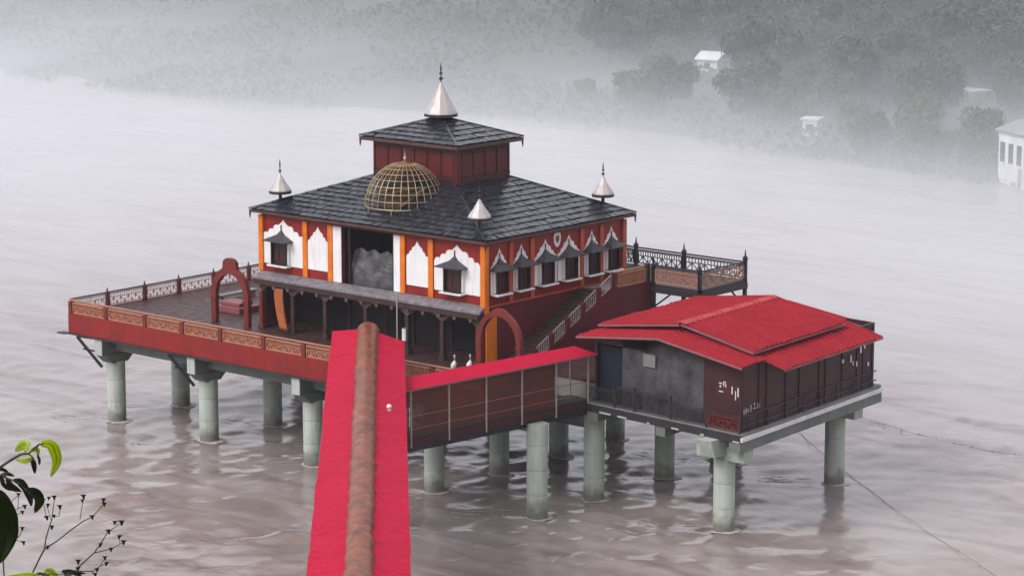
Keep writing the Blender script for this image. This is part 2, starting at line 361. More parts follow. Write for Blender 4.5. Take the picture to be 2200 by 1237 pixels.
# black steel struts below the deck edge
for y in (28.3, 19.7):
    s = MB(); s.bar((-5.15, y+1.9, 5.55), (-4.2, y+.62, 3.55), .16)
    s.bar((-5.15, y+1.9, 5.55), (-4.5, y+.4, 5.45), .10); s.bar((-4.95, y+1.55, 4.75), (-4.3, y+.5, 4.55), .09)
    s.build('strut', 'black', plat)
BX(-5.5, -4.985, 31.075, 31.75, 5.62, 5.70).build('edge_plate', 'iron', plat)

# ------------------------------------------------------------------ railings of the platform
def lattice(mb, P0, P1, z0, z1, nv=7, style=0, w=.035):
    """ornamental grille between two plan points: border, uprights, zigzag and a mid rail"""
    P0 = Vector((P0[0], P0[1], 0)); P1 = Vector((P1[0], P1[1], 0))
    def q(u, z): v = P0.lerp(P1, u); return (v.x, v.y, z)
    mb.bar(q(0, z0), q(1, z0), w*1.6); mb.bar(q(0, z1), q(1, z1), w*1.6)
    zm = z0+(z1-z0)*.62
    mb.bar(q(0, zm), q(1, zm), w)
    for k in range(nv+1): mb.bar(q(k/nv, z0), q(k/nv, z1), w*(1.5 if k in (0, nv) else 1))
    for k in range(nv):
        a, b_ = (z0, zm) if (k+style) % 2 else (zm, z0)
        mb.bar(q(k/nv, a), q((k+1)/nv, b_), w)
        mb.bar(q((k+.5)/nv, zm), q((k+.5)/nv, z1), w)
        mb.bar(q(k/nv, (z0+zm)/2), q((k+.5)/nv, z0 if (k+style) % 2 else zm), w*.8)
    return mb
ry = [30.85, 27.45, 23.8, 20.4, 17.0, 13.25, 9.85, 6.4, 3.0, -.4, -4.2]
fr_ = thing('deck_railing', (-5.0, 12, 6.93), 'front deck railing of tan grille panels between red posts above the red band', 'railing')
for k, y in enumerate(ry):
    BX(-5.14, -4.86, y-.15, y+.15, 6.962, 7.74).build('post', 'post', fr_, bevel=.012)
    if k < len(ry)-1:
        lattice(MB(), (-5.0, y-.2), (-5.0, ry[k+1]+.2), 7.02, 7.66, 8, k % 2, .05).build('grille', 'grille', fr_)
        BX(-4.93, -4.91, ry[k+1]+.15, y-.15, 6.962, 7.70).build('backing_sheet', 'grille', fr_)
MB().tube([(-5.0, 31.0, 7.83), (-5.0, -4.3, 7.83)], .065, 8).build('handrail', 'rail', fr_, smooth=True)
rx = [-5.0, -1.9, 1.35, 4.4, 7.6, 10.9, 14.2, 17.4]
lr_ = thing('deck_railing', (6, 30.9, 6.93), 'see-through railing of pale grilles and dark posts along the open end of the deck', 'railing')
for k, x in enumerate(rx):
    if k: BX(x-.15, x+.15, 30.76, 31.0, 6.962, 7.9).build('post', 'post', lr_, bevel=.012); MB().lathe([(.08, 0), (.06, .12), (.02, .3)], (x, 30.88, 7.9), 8).build('post_finial', 'iron', lr_)
    if k < len(rx)-1: lattice(MB(), (x+.17, 30.88), (rx[k+1]-.17, 30.88), 7.05, 7.78, 9, k % 2, .04).build('grille', 'pale_grille', lr_)
MB().tube([(-5.0, 30.88, 7.88), (17.4, 30.88, 7.88)], .05, 8).build('handrail', 'iron', lr_, smooth=True)

# ------------------------------------------------------------------ the temple
tem = thing('temple', (6.5, 9.2, 6.93), 'two-storey red and white temple with orange pillars and tiered black slate roofs', 'temple')
LA, LB = 18.39, 13.13
ZB, ZT, ZW = 10.40, 14.15, 11.10
# ground floor: maroon side walls, verandah on the front
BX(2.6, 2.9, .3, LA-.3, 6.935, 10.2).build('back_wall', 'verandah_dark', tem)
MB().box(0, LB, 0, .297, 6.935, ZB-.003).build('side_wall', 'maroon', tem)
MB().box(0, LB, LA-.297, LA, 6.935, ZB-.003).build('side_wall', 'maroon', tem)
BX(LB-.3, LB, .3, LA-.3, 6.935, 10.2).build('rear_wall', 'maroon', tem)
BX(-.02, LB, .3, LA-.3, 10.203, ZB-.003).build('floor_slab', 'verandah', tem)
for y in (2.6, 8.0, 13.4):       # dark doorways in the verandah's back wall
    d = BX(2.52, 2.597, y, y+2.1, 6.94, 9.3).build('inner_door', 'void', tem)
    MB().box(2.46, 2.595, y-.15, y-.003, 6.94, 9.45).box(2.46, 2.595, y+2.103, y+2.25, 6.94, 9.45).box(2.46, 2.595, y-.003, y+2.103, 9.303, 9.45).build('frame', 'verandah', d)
vy = [18.15, 15.4, 12.6, 9.2, 5.8, 3.0, .2]
MB().box(-.45, -.15, .0, LA, 9.75, 10.2).build('verandah_beam', 'verandah', tem)
for k, y in enumerate(vy):
    MB().box(-.44, -.16, y-.14, y+.14, 7.25, 9.3).box(-.50, -.10, y-.22, y+.22, 6.935, 7.25).build('verandah_pillar', 'verandah' if 0 < k < 6 else 'post', tem, bevel=.02)
    b = MB()
    for s_ in (-1, 1):
        prof = [(0, 9.30), (.22, 9.36), (.26, 9.45), (.46, 9.50), (.50, 9.60), (.72, 9.64), (.76, 9.745), (0, 9.745)]
        if (k == 0 and s_ == 1) or (k == len(vy)-1 and s_ == -1): continue
        b.prism([(-.40, y+s_*u, z) for u, z in prof], (.2, 0, 0))
    b.build('bracket_capital', 'bracket', tem)
# awning over the verandah
MB().hexa([(-.80, -.30, 10.10), (-.003, -.05, 10.30), (-.003, LA+.05, 10.30), (-.80, LA+.22, 10.10),
           (-.80, -.30, 10.29), (-.003, -.05, 10.54), (-.003, LA+.05, 10.54), (-.80, LA+.22, 10.29)]).build('awning', 'awning', tem, bevel=.03)
MB().box(-.76, -.5, -.1, LA+.1, 9.80, 10.097).build('awning_fascia', 'verandah', tem)
for k in range(15):               # small pale corbels under the awning edge
    y = .5+k*1.25
    MB().prism([(-.72, y-.14, 9.797), (-.72, y+.14, 9.797), (-.72, y+.10, 9.62), (-.72, y, 9.54), (-.72, y-.10, 9.62)], (.12, 0, 0)).build('corbel', 'bracket', tem)
# upper storey: front wall with the great opening, side wall
OP0, OP1 = 7.16, 11.50
MB().box(0, .25, 0, OP0, ZB, ZT).build('front_wall', 'red', tem)
MB().box(0, .25, OP1, LA, ZB, ZT).build('front_wall', 'red', tem)
MB().box(0, .25, OP0+.003, OP1-.003, 13.98, ZT).build('lintel', 'dark_red', tem)
MB().box(.253, LB, 0, .25, ZB, ZT).build('side_wall', 'red', tem)
MB().box(.253, LB, LA-.25, LA, ZB, ZT).build('side_wall', 'red', tem)
BX(LB-.25, LB, .253, LA-.253, ZB, ZT).build('rear_wall', 'red', tem)
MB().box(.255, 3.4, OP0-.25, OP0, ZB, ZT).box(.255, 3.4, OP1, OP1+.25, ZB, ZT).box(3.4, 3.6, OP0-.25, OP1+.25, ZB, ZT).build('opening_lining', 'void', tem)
# crumpled grey sheeting seen inside the opening
g = MB(); NU, NV = 26, 22; ids = {}
for i in range(NU+1):
    for j in range(NV+1):
        y = OP0+.15+(OP1-OP0-.3)*i/NU; t_ = j/NV
        n1 = (1-t_**5)*noise.noise(Vector((y*1.3, t_*4, 2)))*.25+abs(noise.noise(Vector((y*2.6, t_*7, 7))))*.3-.1
        hgt = 2.15+.10*math.sin(i*.9)
        ids[i, j] = g.pt((.50+.55*t_**1.4+n1*.5*min(1, t_*3+.1), y, ZB+.02+hgt*t_**.8+n1*.16*t_))
for i in range(NU):
    for j in range(NV): g.f.append([ids[i, j], ids[i+1, j], ids[i+1, j+1], ids[i, j+1]])
tag(g.build('rock_sheeting', 'rockgrey', tem, smooth=True, recalc=False), 'crumpled grey sheeting inside the wide front opening')
for y in (OP0+.25, OP1-.42): BX(.28, .42, y, y+.14, ZB+.16, 13.975).build('opening_post', 'darkwin', tem)
# white strips beside the opening
for a, b_ in ((6.62, OP0-.004), (OP1+.004, 12.2)): BX(-.05, -.002, a, b_, 10.55, 13.97).build('white_strip', 'white', tem)
# pillars
for k, y in enumerate((4.15, 6.40, 12.40, 14.55)):
    BX(-.12, -.003, y-.2, y+.2, 10.52, 14.02).build('pillar', 'orange', tem, bevel=.02)
for (x0, x1, y0, y1) in ((-.17, .22, -.17, .22), (-.17, .22, LA-.22, LA+.17)):
    MB().box(x0, x1, y0, y1, 10.0 if y0 < 1 else 10.55, 14.05).build('corner_pillar', 'orange', tem, bevel=.03)
MB().box(LB-.22, LB+.15, -.15, .22, 10.2, 14.05).build('corner_pillar', 'salmon', tem, bevel=.03)
for x in (2.30, 4.25, 8.95, 10.85):
    BX(x-.17, x+.17, -.12, -.003, 10.45, 14.02).build('pillar', 'salmon', tem, bevel=.02)
# lower red band ledge
MB().box(-.06, -.003, .225, OP0-.56, 10.56, 10.64).box(-.06, -.003, 12.21, LA-.225, 10.56, 10.64).build('string_course', 'red', tem)
MB().box(.225, LB-.225, -.10, -.003, 10.36, 10.44).build('string_course', 'salmon', tem)
def cusp(hw, z0, zs, zp, c, n=4):
    base = lambda u: (hw*(1-u), zs+(zp-zs)*(.80*u+.20*u**3.5))
    R = [(hw, z0), (hw, zs)]
    for i in range(n):
        (xa, za), (xb, zb_) = base(i/n), base((i+1)/n)
        nxv, nzv = (zb_-za), (xa-xb); l = math.hypot(nxv, nzv); nxv /= l; nzv /= l
        for q in (.2, .5, .8):
            bul = (.085 if i < n-1 else -.02)*hw*math.sin(math.pi*q)
            R.append((xa+(xb-xa)*q+nxv*bul, za+(zb_-za)*q+nzv*bul))
        R.append((xb, zb_))
    L_ = [(-x, z) for x, z in R[:-1]][::-1]
    return [(c+x, z) for x, z in R+L_]
FA = lambda s, d, z: (-d, s, z)
FB = lambda s, d, z: (s, -d, z)
def arch_panel(f, c, hw, z0, zs, zp):
    MB(f).prism([(s, .004, z) for s, z in cusp(hw, z0, zs, zp, c)], (0, .045, 0)).build('arch_panel', 'white', tem)
for c, hw in ((2.10, 1.80), (16.45, 1.80)): arch_panel(FA, c, hw, ZW-.05, 12.75, 13.92)
for c in (5.25, 13.47): arch_panel(FA, c, .87, ZW-.02, 12.75, 13.80)
BXS = [1.30, 3.27, 5.50, 7.72, 9.92, 11.85]
for k, c in enumerate(BXS): arch_panel(FB, c, {0: .80, 1: .78, 2: 1.06, 3: 1.06, 4: .78, 5: .84}[k], ZW-.02, 12.55, 13.78)
# emblem between the two middle arches
em = MB(FB).prism([(6.61+x*.34, .004, 13.60+z*.44) for x, z in ((-.85, .9), (0, 1.0), (.85, .9), (1, .3), (.8, -.45), (.35, -.9), (0, -1), (-.35, -.9), (-.8, -.45), (-1, .3))], (0, .05, 0)).build('shield_emblem', 'white', tem)
tag(em, 'white shield shaped emblem between two arches')
MB(FB).prism([(6.61+x*.18, .056, 13.62+z*.26) for x, z in ((-.7, .9), (.7, .9), (.9, 0), (0, -1), (-.9, 0))], (0, .02, 0)).build('emblem_field', 'pinkbox', em)
def window(f, c, w, z0, z1, dep):
    """projecting bay window with jambs, shutters, sill and a little peaked slate canopy"""
    h = w/2
    o = MB(f).box(c-h, c-h+.10, .05, dep, z0, z1).box(c+h-.10, c+h, .05, dep, z0, z1).box(c-h, c+h, .05, dep, z1+.002, z1+.12).box(c-h, c+h, .05, dep, z0-.08, z0-.002).build('window', 'darkwin', tem)
    for s_ in (-1, 1):
        x = c+s_*(h+.07)
        MB(f).box(x-.065, x+.065, .05, dep*.55, z0-.02, z1+.05).build('jamb', 'white', o)
        a, b_ = (c-h+.13, c-.01) if s_ < 0 else (c+.01, c+h-.13)
        MB(f).box(a, b_, dep*.45, dep*.62, z0, z1).build('shutter', 'darkwin', o)
        MB(f).box(a+.06, b_-.06, dep*.622, dep*.66, z0+.15, z0+.62*(z1-z0)).build('shutter_panel', 'dark_red', o)
    MB(f).box(c-h-.22, c+h+.22, .05, dep+.14, z0-.17, z0-.085).build('sill', 'white', o)
    MB(f).box(c-h-.14, c+h+.14, .05, dep+.05, z0-.26, z0-.175).build('sill_apron', 'pinkbox', o)
    e = h+.36; zc = z1+.125
    k = MB(f).hexa([(c-e, .05, zc), (c+e, .05, zc), (c+e, dep+.40, zc), (c-e, dep+.40, zc),
                    (c-e, .05, zc+.07), (c+e, .05, zc+.07), (c+e, dep+.40, zc+.07), (c-e, dep+.40, zc+.07)])
    k.hexa([(c-e+.03, .052, zc+.072), (c+e-.03, .052, zc+.072), (c+e-.03, dep+.37, zc+.072), (c-e+.03, dep+.37, zc+.072),
            (c-.26, .052, zc+.40), (c+.26, .052, zc+.40), (c+.22, dep*.45+.1, zc+.40), (c-.22, dep*.45+.1, zc+.40)])
    k.hexa([(c-.258, .053, zc+.402), (c+.258, .053, zc+.402), (c+.218, dep*.45+.1, zc+.402), (c-.218, dep*.45+.1, zc+.402),
            (c-.03, .053, zc+.66), (c+.03, .053, zc+.66), (c+.03, .12, zc+.66), (c-.03, .12, zc+.66)])
    k.bar((c, .10, zc+.62), (c, .10, zc+1.0), .05)
    k.build('window_canopy', 'canopy_slate', o)
for c in (2.25, 16.60): window(FA, c, 1.25, 11.17, 12.45, .42)
for k, c in enumerate(BXS): window(FB, c-.05, 1.02 if k in (2, 3) else .95, 11.20, 12.40, .42)

# ------------------------------------------------------------------ slate roofs
def roof(name, x0, x1, y0, y1, ze, tx0, tx1, ty0, ty1, zt, rows, tw, budget, thick=.16):
    rf = MB().hexa([(x0+.05, y0+.05, ze-.03), (x1-.05, y0+.05, ze-.03), (x1-.05, y1-.05, ze-.03), (x0+.05, y1-.05, ze-.03),
                    (tx0, ty0, zt-.03), (tx1, ty0, zt-.03), (tx1, ty1, zt-.03), (tx0, ty1, zt-.03)]).build(name, 'slate_deck', tem)
    # eave boards
    for (a, b_, c, d) in ((x0, x1, y0, y0+.12), (x0, x1, y1-.12, y1), (x0, x0+.12, y0+.123, y1-.123), (x1-.12, x1, y0+.123, y1-.123)):
        BX(a, b_, c, d, ze-thick-.03, ze-.033).build('eave_board', 'eave', rf, bevel=.01)
    MB().box(x0+.15, x1-.15, y0+.15, y1-.15, ze-.12, ze-.06).build('soffit', 'dark_red', rf)
    # corner pendants
    for px_, py_ in ((x0, y0), (x1, y0), (x0, y1)):
        sx = 1 if px_ == x0 else -1; sy = 1 if py_ == y0 else -1
        MB().tube([(px_+sx*.06, py_+sy*.06, ze-thick-.04), (px_+sx*.05, py_+sy*.05, ze-thick-.25), (px_+sx*.05, py_+sy*.05, ze-thick-.42)], [.07, .05, .02], 6).build('eave_pendant', 'black', rf)
    sides = [((x0, y1), (x0, y0), (tx0, ty1), (tx0, ty0), 0), ((x0, y0), (x1, y0), (tx0, ty0), (tx1, ty0), 0),
             ((x1, y0), (x1, y1), (tx1, ty0), (tx1, ty1), 1), ((x1, y1), (x0, y1), (tx1, ty1), (tx0, ty1), 1)]
    rest = MB(); count = 0; tiles = []
    for (a, b_, c, d, back) in sides:
        A = Vector((*a, ze)); B = Vector((*b_, ze)); C = Vector((*c, zt)); D = Vector((*d, zt))
        ex = (B-A).normalized(); W_ = (B-A).length
        sl = (C-A).dot(ex); sr = (D-A).dot(ex)
        upv = (C-A)-ex*sl; nrm = ex.cross(upv).normalized()
        if nrm.z < 0: nrm = -nrm
        H_ = upv.length; up = upv/H_
        for i in range(rows):
            t0, t1 = i/rows, min(1, (i+1)/rows+.12/rows)
            L0, R0 = sl*t0, W_+(sr-W_)*t0; L1, R1 = sl*t1, W_+(sr-W_)*t1
            k0 = int(L0//tw)-1
            for k in range(k0, int(R0//tw)+2):
                s0 = k*tw+(i % 2)*tw/2+random.uniform(-.012, .012); s1 = s0+tw-.035
                a0, b0 = max(s0, L0+.01), min(s1, R0-.01); a1, b1 = max(s0, L1+.01), min(s1, R1-.01)
                if b0-a0 < .05: continue
                if b1-a1 < .02:
                    mid = (max(s0, L1)+min(s1, R1))/2; mid = min(max(mid, L1+.01), R1-.01); a1, b1 = mid-.008, mid+.008
                rz = .092+random.uniform(-.02, .02); th = .045; sag = random.uniform(-.022, .022)
                jb = random.uniform(-.02, .02) if i else 0
                P = lambda s, t, n_: A+ex*s+up*(t*H_)+nrm*n_
                v = [P(a0, t0, rz-th+sag)+up*jb, P(b0, t0, rz-th-sag)+up*jb, P(b1, t1, .004), P(a1, t1, .004),
                     P(a0, t0, rz+sag)+up*jb, P(b0, t0, rz-sag)+up*jb, P(b1, t1, .004+th*.6), P(a1, t1, .004+th*.6)]
                tiles.append((back, -(b0-a0)*(1/(1+.002*(A+ex*s0-CAM).length)), v))
    tiles.sort(key=lambda q: (q[0], q[1]))
    for k, (bk, _, v) in enumerate(tiles):
        if k < budget and not bk: MB().hexa([tuple(p) for p in v]).build('slate_tile', 'slate', rf, recalc=False)
        else: rest.hexa([tuple(p) for p in v])
    if rest.v: tag(rest.build('slate_tiles', 'slate', rf, recalc=False), kind='stuff')
    # hip cappings
    for p, q in (((x0, y0), (tx0, ty0)), ((x1, y0), (tx1, ty0)), ((x0, y1), (tx0, ty1)), ((x1, y1), (tx1, ty1))):
        p = Vector((*p, ze+.05)); q = Vector((*q, zt+.05))
        MB().tube([p, q], .07, 6).build('hip_capping', 'slate', rf)
    return rf
TX0, TX1, TY0, TY1 = 4.08, 9.05, 5.77, 12.62
roof('main_roof', -.556, 13.69, -.556, 18.95, 14.42, TX0, TX1, TY0, TY1, 16.60, 11, .62, 232)
# upper tower
tw_ = MB().box(TX0, TX1, TY0, TY1, 16.35, 19.0).build('tower', 'dark_red', tem)
def tower_panels(f, lo, hi, n, z0, z1, mats):
    w = (hi-lo)/n
    for k in range(n):
        MB(f).box(lo+k*w+.07, lo+(k+1)*w-.07, .003, .03, z0, z1).build('panel', mats, tw_)
    for k in range(n+1):
        x = lo+k*w
        MB(f).box(x-.06, x+.06, .003, .07, z0-.1, z1+.1).build('batten', 'dark_red', tw_)
    MB(f).box(lo-.06, hi+.06, .003, .08, z1+.103, z1+.22).build('batten', 'dark_red', tw_)
    MB(f).box(lo-.06, hi+.06, .003, .10, z0-.3, z0-.103).build('batten', 'dark_red', tw_)
tower_panels(lambda s, d, z: (TX0-d, s, z), TY0+.15, TY1-.15, 6, 17.1, 18.5, 'panel_red')
tower_panels(lambda s, d, z: (s, TY0-d, z), TX0+.45, TX1-.15, 4, 17.1, 18.4, 'panel_red')
MB().box(TX0-.05, TX0+.42, TY0-.05, TY0+.3, 16.5, 18.75).build('corner_post', 'panel_red', tw_)
roof('tower_roof', TX0-.62, TX1+.62, TY0-.62, TY1+.62, 19.07, 6.45, 6.68, 9.0, 9.4, 20.22, 6, .60, 68, .2)

def spire(c, R, H, fin, stem, balls):
    x, y, z = c
    root = MB().lathe([(R*.16, -.12), (R*.16, stem*.5), (R*.2, stem*.55), (R*.14, stem)], (x, y, z), 12).build('spire', 'iron', tem)
    z1 = z+stem
    MB().lathe([(R*.80, z1-z-.10), (R*.97, z1-z-.10), (R*1.0, z1-z-.02), (R*.97, z1-z+.06), (R*.55, z1-z+H*.44), (R*.28, z1-z+H*.74), (R*.05, z1-z+H)], (x, y, z), 10).build('cone_cap', 'silver', root)
    MB().lathe([(R*.72, z1-z-.21), (R*1.04, z1-z-.20), (R*1.05, z1-z-.03), (R*.9, z1-z-.05)], (x, y, z), 10).build('rim', 'iron', root)
    zz = z1-z+H-.03; f = [(.045*fin, zz)]
    for k in range(balls):
        a = zz+fin*(.12+.26*k)
        f += [(.03*fin, a), (.11*fin*(1-.25*k), a+.05*fin), (.11*fin*(1-.25*k), a+.10*fin), (.03*fin, a+.16*fin)]
    f += [(.05*fin, zz+fin*.66), (.005, zz+fin)]
    MB().lathe(f, (x, y, z), 10).build('finial', 'black', root, smooth=True)
spire((6.56, 9.2, 20.16), 1.02, 1.9, 1.25, .36, 2)
def hip(p, q, t): return Vector(p).lerp(Vector(q), t)
spire(hip((-.556, -.556, 14.44), (TX0, TY0, 16.6), .20), .70, 1.05, 1.0, .80, 2)
spire(hip((-.556, 18.95, 14.44), (TX0, TY1, 16.6), .255), .68, 1.05, .95, .62, 1)
spire(hip((13.69, -.556, 14.44), (TX1, TY0, 16.6), .265), .68, 1.05, .95, .62, 2)

# gilt wire dome standing on the front slope
dm = thing('wire_dome', (2.75, 8.75, 15.2), 'gilt wire cage dome standing on the front slope of the slate roof', 'dome')
dc = Vector((2.75, 8.75, 15.30)); DR = 2.45; DH = 2.62
def dpt(a, e): return (dc.x+DR*math.cos(a)*math.cos(e), dc.y+DR*math.sin(a)*math.cos(e), dc.z+DH*math.sin(e))
for k in range(30):
    a = 2*math.pi*k/30
    MB().tube([dpt(a, math.radians(e)) for e in range(0, 84, 7)], .024, 5).build('rib', 'gold', dm, smooth=True)
for e in (0, 10, 20, 30, 40, 50, 60, 70):
    MB().tube([dpt(2*math.pi*k/40, math.radians(e)) for k in range(41)], .026 if e else .04, 5, caps=False).build('hoop', 'gold', dm, smooth=True)
MB().lathe([(DR*math.cos(math.radians(76))*1.25, DH*math.sin(math.radians(70))), (DR*math.cos(math.radians(78)), DH*.985), (.12, DH*1.02), (.06, DH*1.05)], dc, 20).build('cap', 'gilt_cap', dm, smooth=True)
MB().lathe([(.05, DH*1.04), (.09, DH*1.07), (.09, DH*1.10), (.03, DH*1.13), (.02, DH*1.2), (.004, DH*1.32)], dc, 10).build('finial', 'silver', dm, smooth=True)
for k in range(8):
    a = 2*math.pi*(k+.5)/8; p = dpt(a, 0); zr = 14.2
    xx = p[0]; zroof = 14.42+2.18*max(0, min(xx+.556, 4.64))/4.64
    if zroof < p[2]-.05: MB().bar((p[0], p[1], zroof+.0), (p[0], p[1], p[2]), .05).build('foot', 'gold', dm)
# timber skylight kerb inside the cage
MB().lathe([(1.75, -.3), (1.75, .62), (1.9, .66), (1.9, .78), (1.7, .80), (.02, .82)], (2.85, 8.75, 15.35), 24).build('skylight_kerb', 'woodark', dm)
MB().box(1.3, 4.0, 8.2, 8.5, 16.18, 16.3).box(1.5, 3.6, 9.2, 9.5, 16.18, 16.3).build('kerb_plank', 'wood', dm)
MB().bar((1.2, 7.7, 15.45), (2.6, 7.0, 16.5), .28, .08).build('timber_prop', 'wood', dm)

# ------------------------------------------------------------------ gateways of the walk round the temple
def arch_gate(name, f, lo, hi, z0, zspring, ztop, label, tk=.42):
    c = (lo+hi)/2; R = (hi-lo)/2; r = R-tk
    loc = f(c, 0, z0); t = thing(name, loc, label, 'gateway')
    pts_o = []; pts_i = []
    n = 16
    for k in range(n+1):
        a = math.pi*k/n
        pts_i.append((c+r*math.cos(a), zspring+r*1.15*math.sin(a))); pts_o.append((c+R*math.cos(a), zspring+R*1.12*math.sin(a)))
    m = MB(f)
    for k in range(n):
        (x1, y1), (x2, y2), (x3, y3), (x4, y4) = pts_i[k], pts_i[k+1], pts_o[k+1], pts_o[k]
        m.prism([(x1, -.15, y1), (x2, -.15, y2), (x3, -.15, y3), (x4, -.15, y4)], (0, .3, 0))
    bm_o = m.build('arch_ring', 'post', t)
    for s_ in (-1, 1):
        x0, x1 = (lo, lo+tk) if s_ < 0 else (hi-tk, hi)
        MB(f).box(x0, x1, -.16, .16, z0, zspring-.003).build('pier', 'post', t, bevel=.02)
        MB(f).box(x0-.05, x1+.05, -.2, .2, zspring-.25, zspring-.1).build('impost', 'post', t)
    MB(f).prism([(c-.62, -.13, zspring+R*1.12-.12), (c+.62, -.13, zspring+R*1.12-.12), (c+.55, -.13, ztop-.22), (c+.32, -.13, ztop-.04), (c, -.13, ztop), (c-.32, -.13, ztop-.04), (c-.55, -.13, ztop-.22)], (0, .26, 0)).build('crest', 'post', t)
    return t
arch_gate('arch_gateway', lambda s, d, z: (-.9-d, s, z), 18.65, 22.0, 6.935, 8.75, 11.2, 'red arched gateway with a rounded crest standing on the open end of the deck')
arch_gate('arch_gateway', lambda s, d, z: (-.9-d, s, z), -3.6, -.26, 6.935, 8.75, 10.75, 'red arched gateway at the foot of the outdoor stairs', .33)

# ------------------------------------------------------------------ stairs and landing
st = thing('staircase', (6, -1.3, 6.93), 'outdoor stairs with maroon side wall and thin pale balustrades climbing the side wall', 'staircase')
NS = 20; X0, X1 = 1.7, 8.95; rise = (ZB-6.935)/NS; run = (X1-X0)/NS
for k in range(NS):
    BX(X0+k*run, X0+(k+1)*run+.05, -2.2, -.012, 6.935+k*rise-.0, 6.935+(k+1)*rise-.001 if k < NS-1 else ZB-.001).build('step', 'step', st)
zl = lambda x: 6.935+(ZB-6.935)*(x-X0)/(X1-X0)
MB().prism([(X0-.2, -2.42, 6.94), (X1, -2.42, ZB+.12), (13.3, -2.42, ZB+.12), (13.3, -2.42, 6.94)], (0, .215, 0)).build('side_wall', 'maroon', st)
BX(X1+.053, 13.12, -2.2, -.11, ZB-.25, ZB).build('landing', 'slab', st)
posts = np.linspace(X0+.1, X1+.25, 6)
for k, x in enumerate(posts):
    z = zl(x); BX(x-.14, x+.14, -2.44, -2.16, z-.1, z+1.0).build('newel_post', 'maroon', st, bevel=.015)
    if k < 5:
        b = MB(); xa, xb = x+.22, posts[k+1]-.22
        b.bar((xa, -2.3, zl(xa)+.98), (xb, -2.3, zl(xb)+.98), .045); b.bar((xa, -2.3, zl(xa)+.25), (xb, -2.3, zl(xb)+.25), .035)
        for j in range(6):
            u = xa+(xb-xa)*j/5; b.bar((u, -2.3, zl(u)+.25), (u, -2.3, zl(u)+.98), .03)
        b.build('balustrade', 'netpole', st)
BX(9.55, 12.35, -2.34, -2.28, ZB+.16, ZB+.98).build('ochre_panel', 'goldpanel', st)
MB().tube([(9.3, -2.31, ZB+1.08), (12.5, -2.31, ZB+1.10)], .05, 6).build('landing_rail', 'rail', st)
b = MB(); lattice(b, (9.6, -2.37), (12.3, -2.37), ZB+.2, ZB+.95, 7, 0, .04).build('landing_grille', 'grille', st)
BX(12.35, 12.65, -2.46, -2.16, ZB+.122, ZB+1.25).build('newel_post', 'iron', st)

# ------------------------------------------------------------------ iron terrace beyond the stairs
te = thing('iron_terrace', (15, -2, 6.93), 'raised dark iron terrace with ornamental railings behind the red roofed pavilion', 'terrace')
QX0, QX1, QY0, QY1 = 12.7, 17.6, -6.2, 4.5
MB().box(13.32, QX1, QY0, QY1, ZB-.22, ZB-.02).box(QX0, 13.317, QY0, -2.44, ZB-.22, ZB-.02).build('deck_plate', 'iron', te)
MB().box(QX0-.05, QX0+.08, QY0, -2.5, ZB-.55, ZB-.223).box(QX0, QX1, QY0-.05, QY0+.08, ZB-.55, ZB-.223).box(QX1-.1, QX1+.03, QY0, QY1, ZB-.55, ZB-.223).build('edge_girder', 'iron', te)
for (x, y, top) in ((QX0+.1, QY0+.1, ZB+1.35), (QX1-.1, QY0+.1, ZB+1.5), (QX1-.1, -1.4, ZB+1.4), (QX1-.1, 2.4, ZB+1.4), (QX0+.1, -2.6, ZB+1.3)):
    MB().box(x-.1, x+.1, y-.1, y+.1, 6.935, top-.35).build('leg', 'black', te)
    MB().lathe([(.14, -.35), (.16, -.30), (.16, -.12), (.06, -.02), (.04, .2), (.01, .38)], (x, y, top), 8).build('post_cap', 'black', te)
for (p, q, m_) in (((QX0+.1, QY0+.25), (QX0+.1, -2.75), 'grille'), ((QX0+.25, QY0+.1), (QX1-.25, QY0+.1), 'goldpanel'), ((QX1-.1, QY0+.25), (QX1-.1, -1.55), 'iron'), ((QX1-.1, -1.2), (QX1-.1, 2.2), 'iron'), ((QX1-.1, 2.6), (QX1-.1, 4.4), 'iron')):
    lattice(MB(), p, q, ZB+.10, ZB+.88, 9, 0, .045).build('railing_grille', m_, te)
    MB().bar((*p, ZB+1.08), (*q, ZB+1.08), .09).bar((*p, ZB+.96), (*q, ZB+.96), .05).build('handrail', 'black', te)
for (a, b_) in (((QX0+.1, QY0+.1, 8.9), (QX0+1.3, QY0+.1, ZB-.56)), ((QX1-.1, QY0+.1, 8.7), (QX1-1.5, QY0+.1, ZB-.56)), ((QX0+.1, -2.6, 8.9), (QX0+.1, -3.9, ZB-.56)), ((QX1-.1, -1.4, 8.6), (QX1-.1, -3, ZB-.56)), ((QX0+.1, QY0+.1, 9.0), (QX0+.1, QY0+1.4, ZB-.56))):
    MB().bar(a, b_, .09).build('knee_brace', 'black', te)

# ------------------------------------------------------------------ pavilion on its own piers
PO = Vector((-1.1, -19.25)); PEX = Vector((.9976, .069)); PEY = Vector((.077, .997))
def PF(a, b_, z): p = PO+PEX*a+PEY*b_; return (p.x, p.y, z)
PA, PB = 15.7, 11.6
pp = thing('pavilion_platform', PF(7, 6, 0), 'smaller concrete platform on round piers under the red roofed pavilion', 'platform')
MB(PF).box(.1, PA-.1, .1, PB, 5.62, 5.98).build('slab', 'slab', pp)
MB(PF).box(0, PA, -.02, .098, 5.56, 5.80).build('edge_strip', 'smallwhite', pp, bevel=.01)
MB(PF).box(-.05, .098, .1, PB, 5.50, 5.90).build('edge_strip', 'iron', pp)
for k in range(6):
    b0 = .5+k*1.9+random.uniform(-.7, .7)
    MB(PF).box(-.07, -.053, b0, b0+random.uniform(.2, .9), 5.52, 5.56+random.uniform(0, .08)).build('pale_patch', 'concrete', pp)
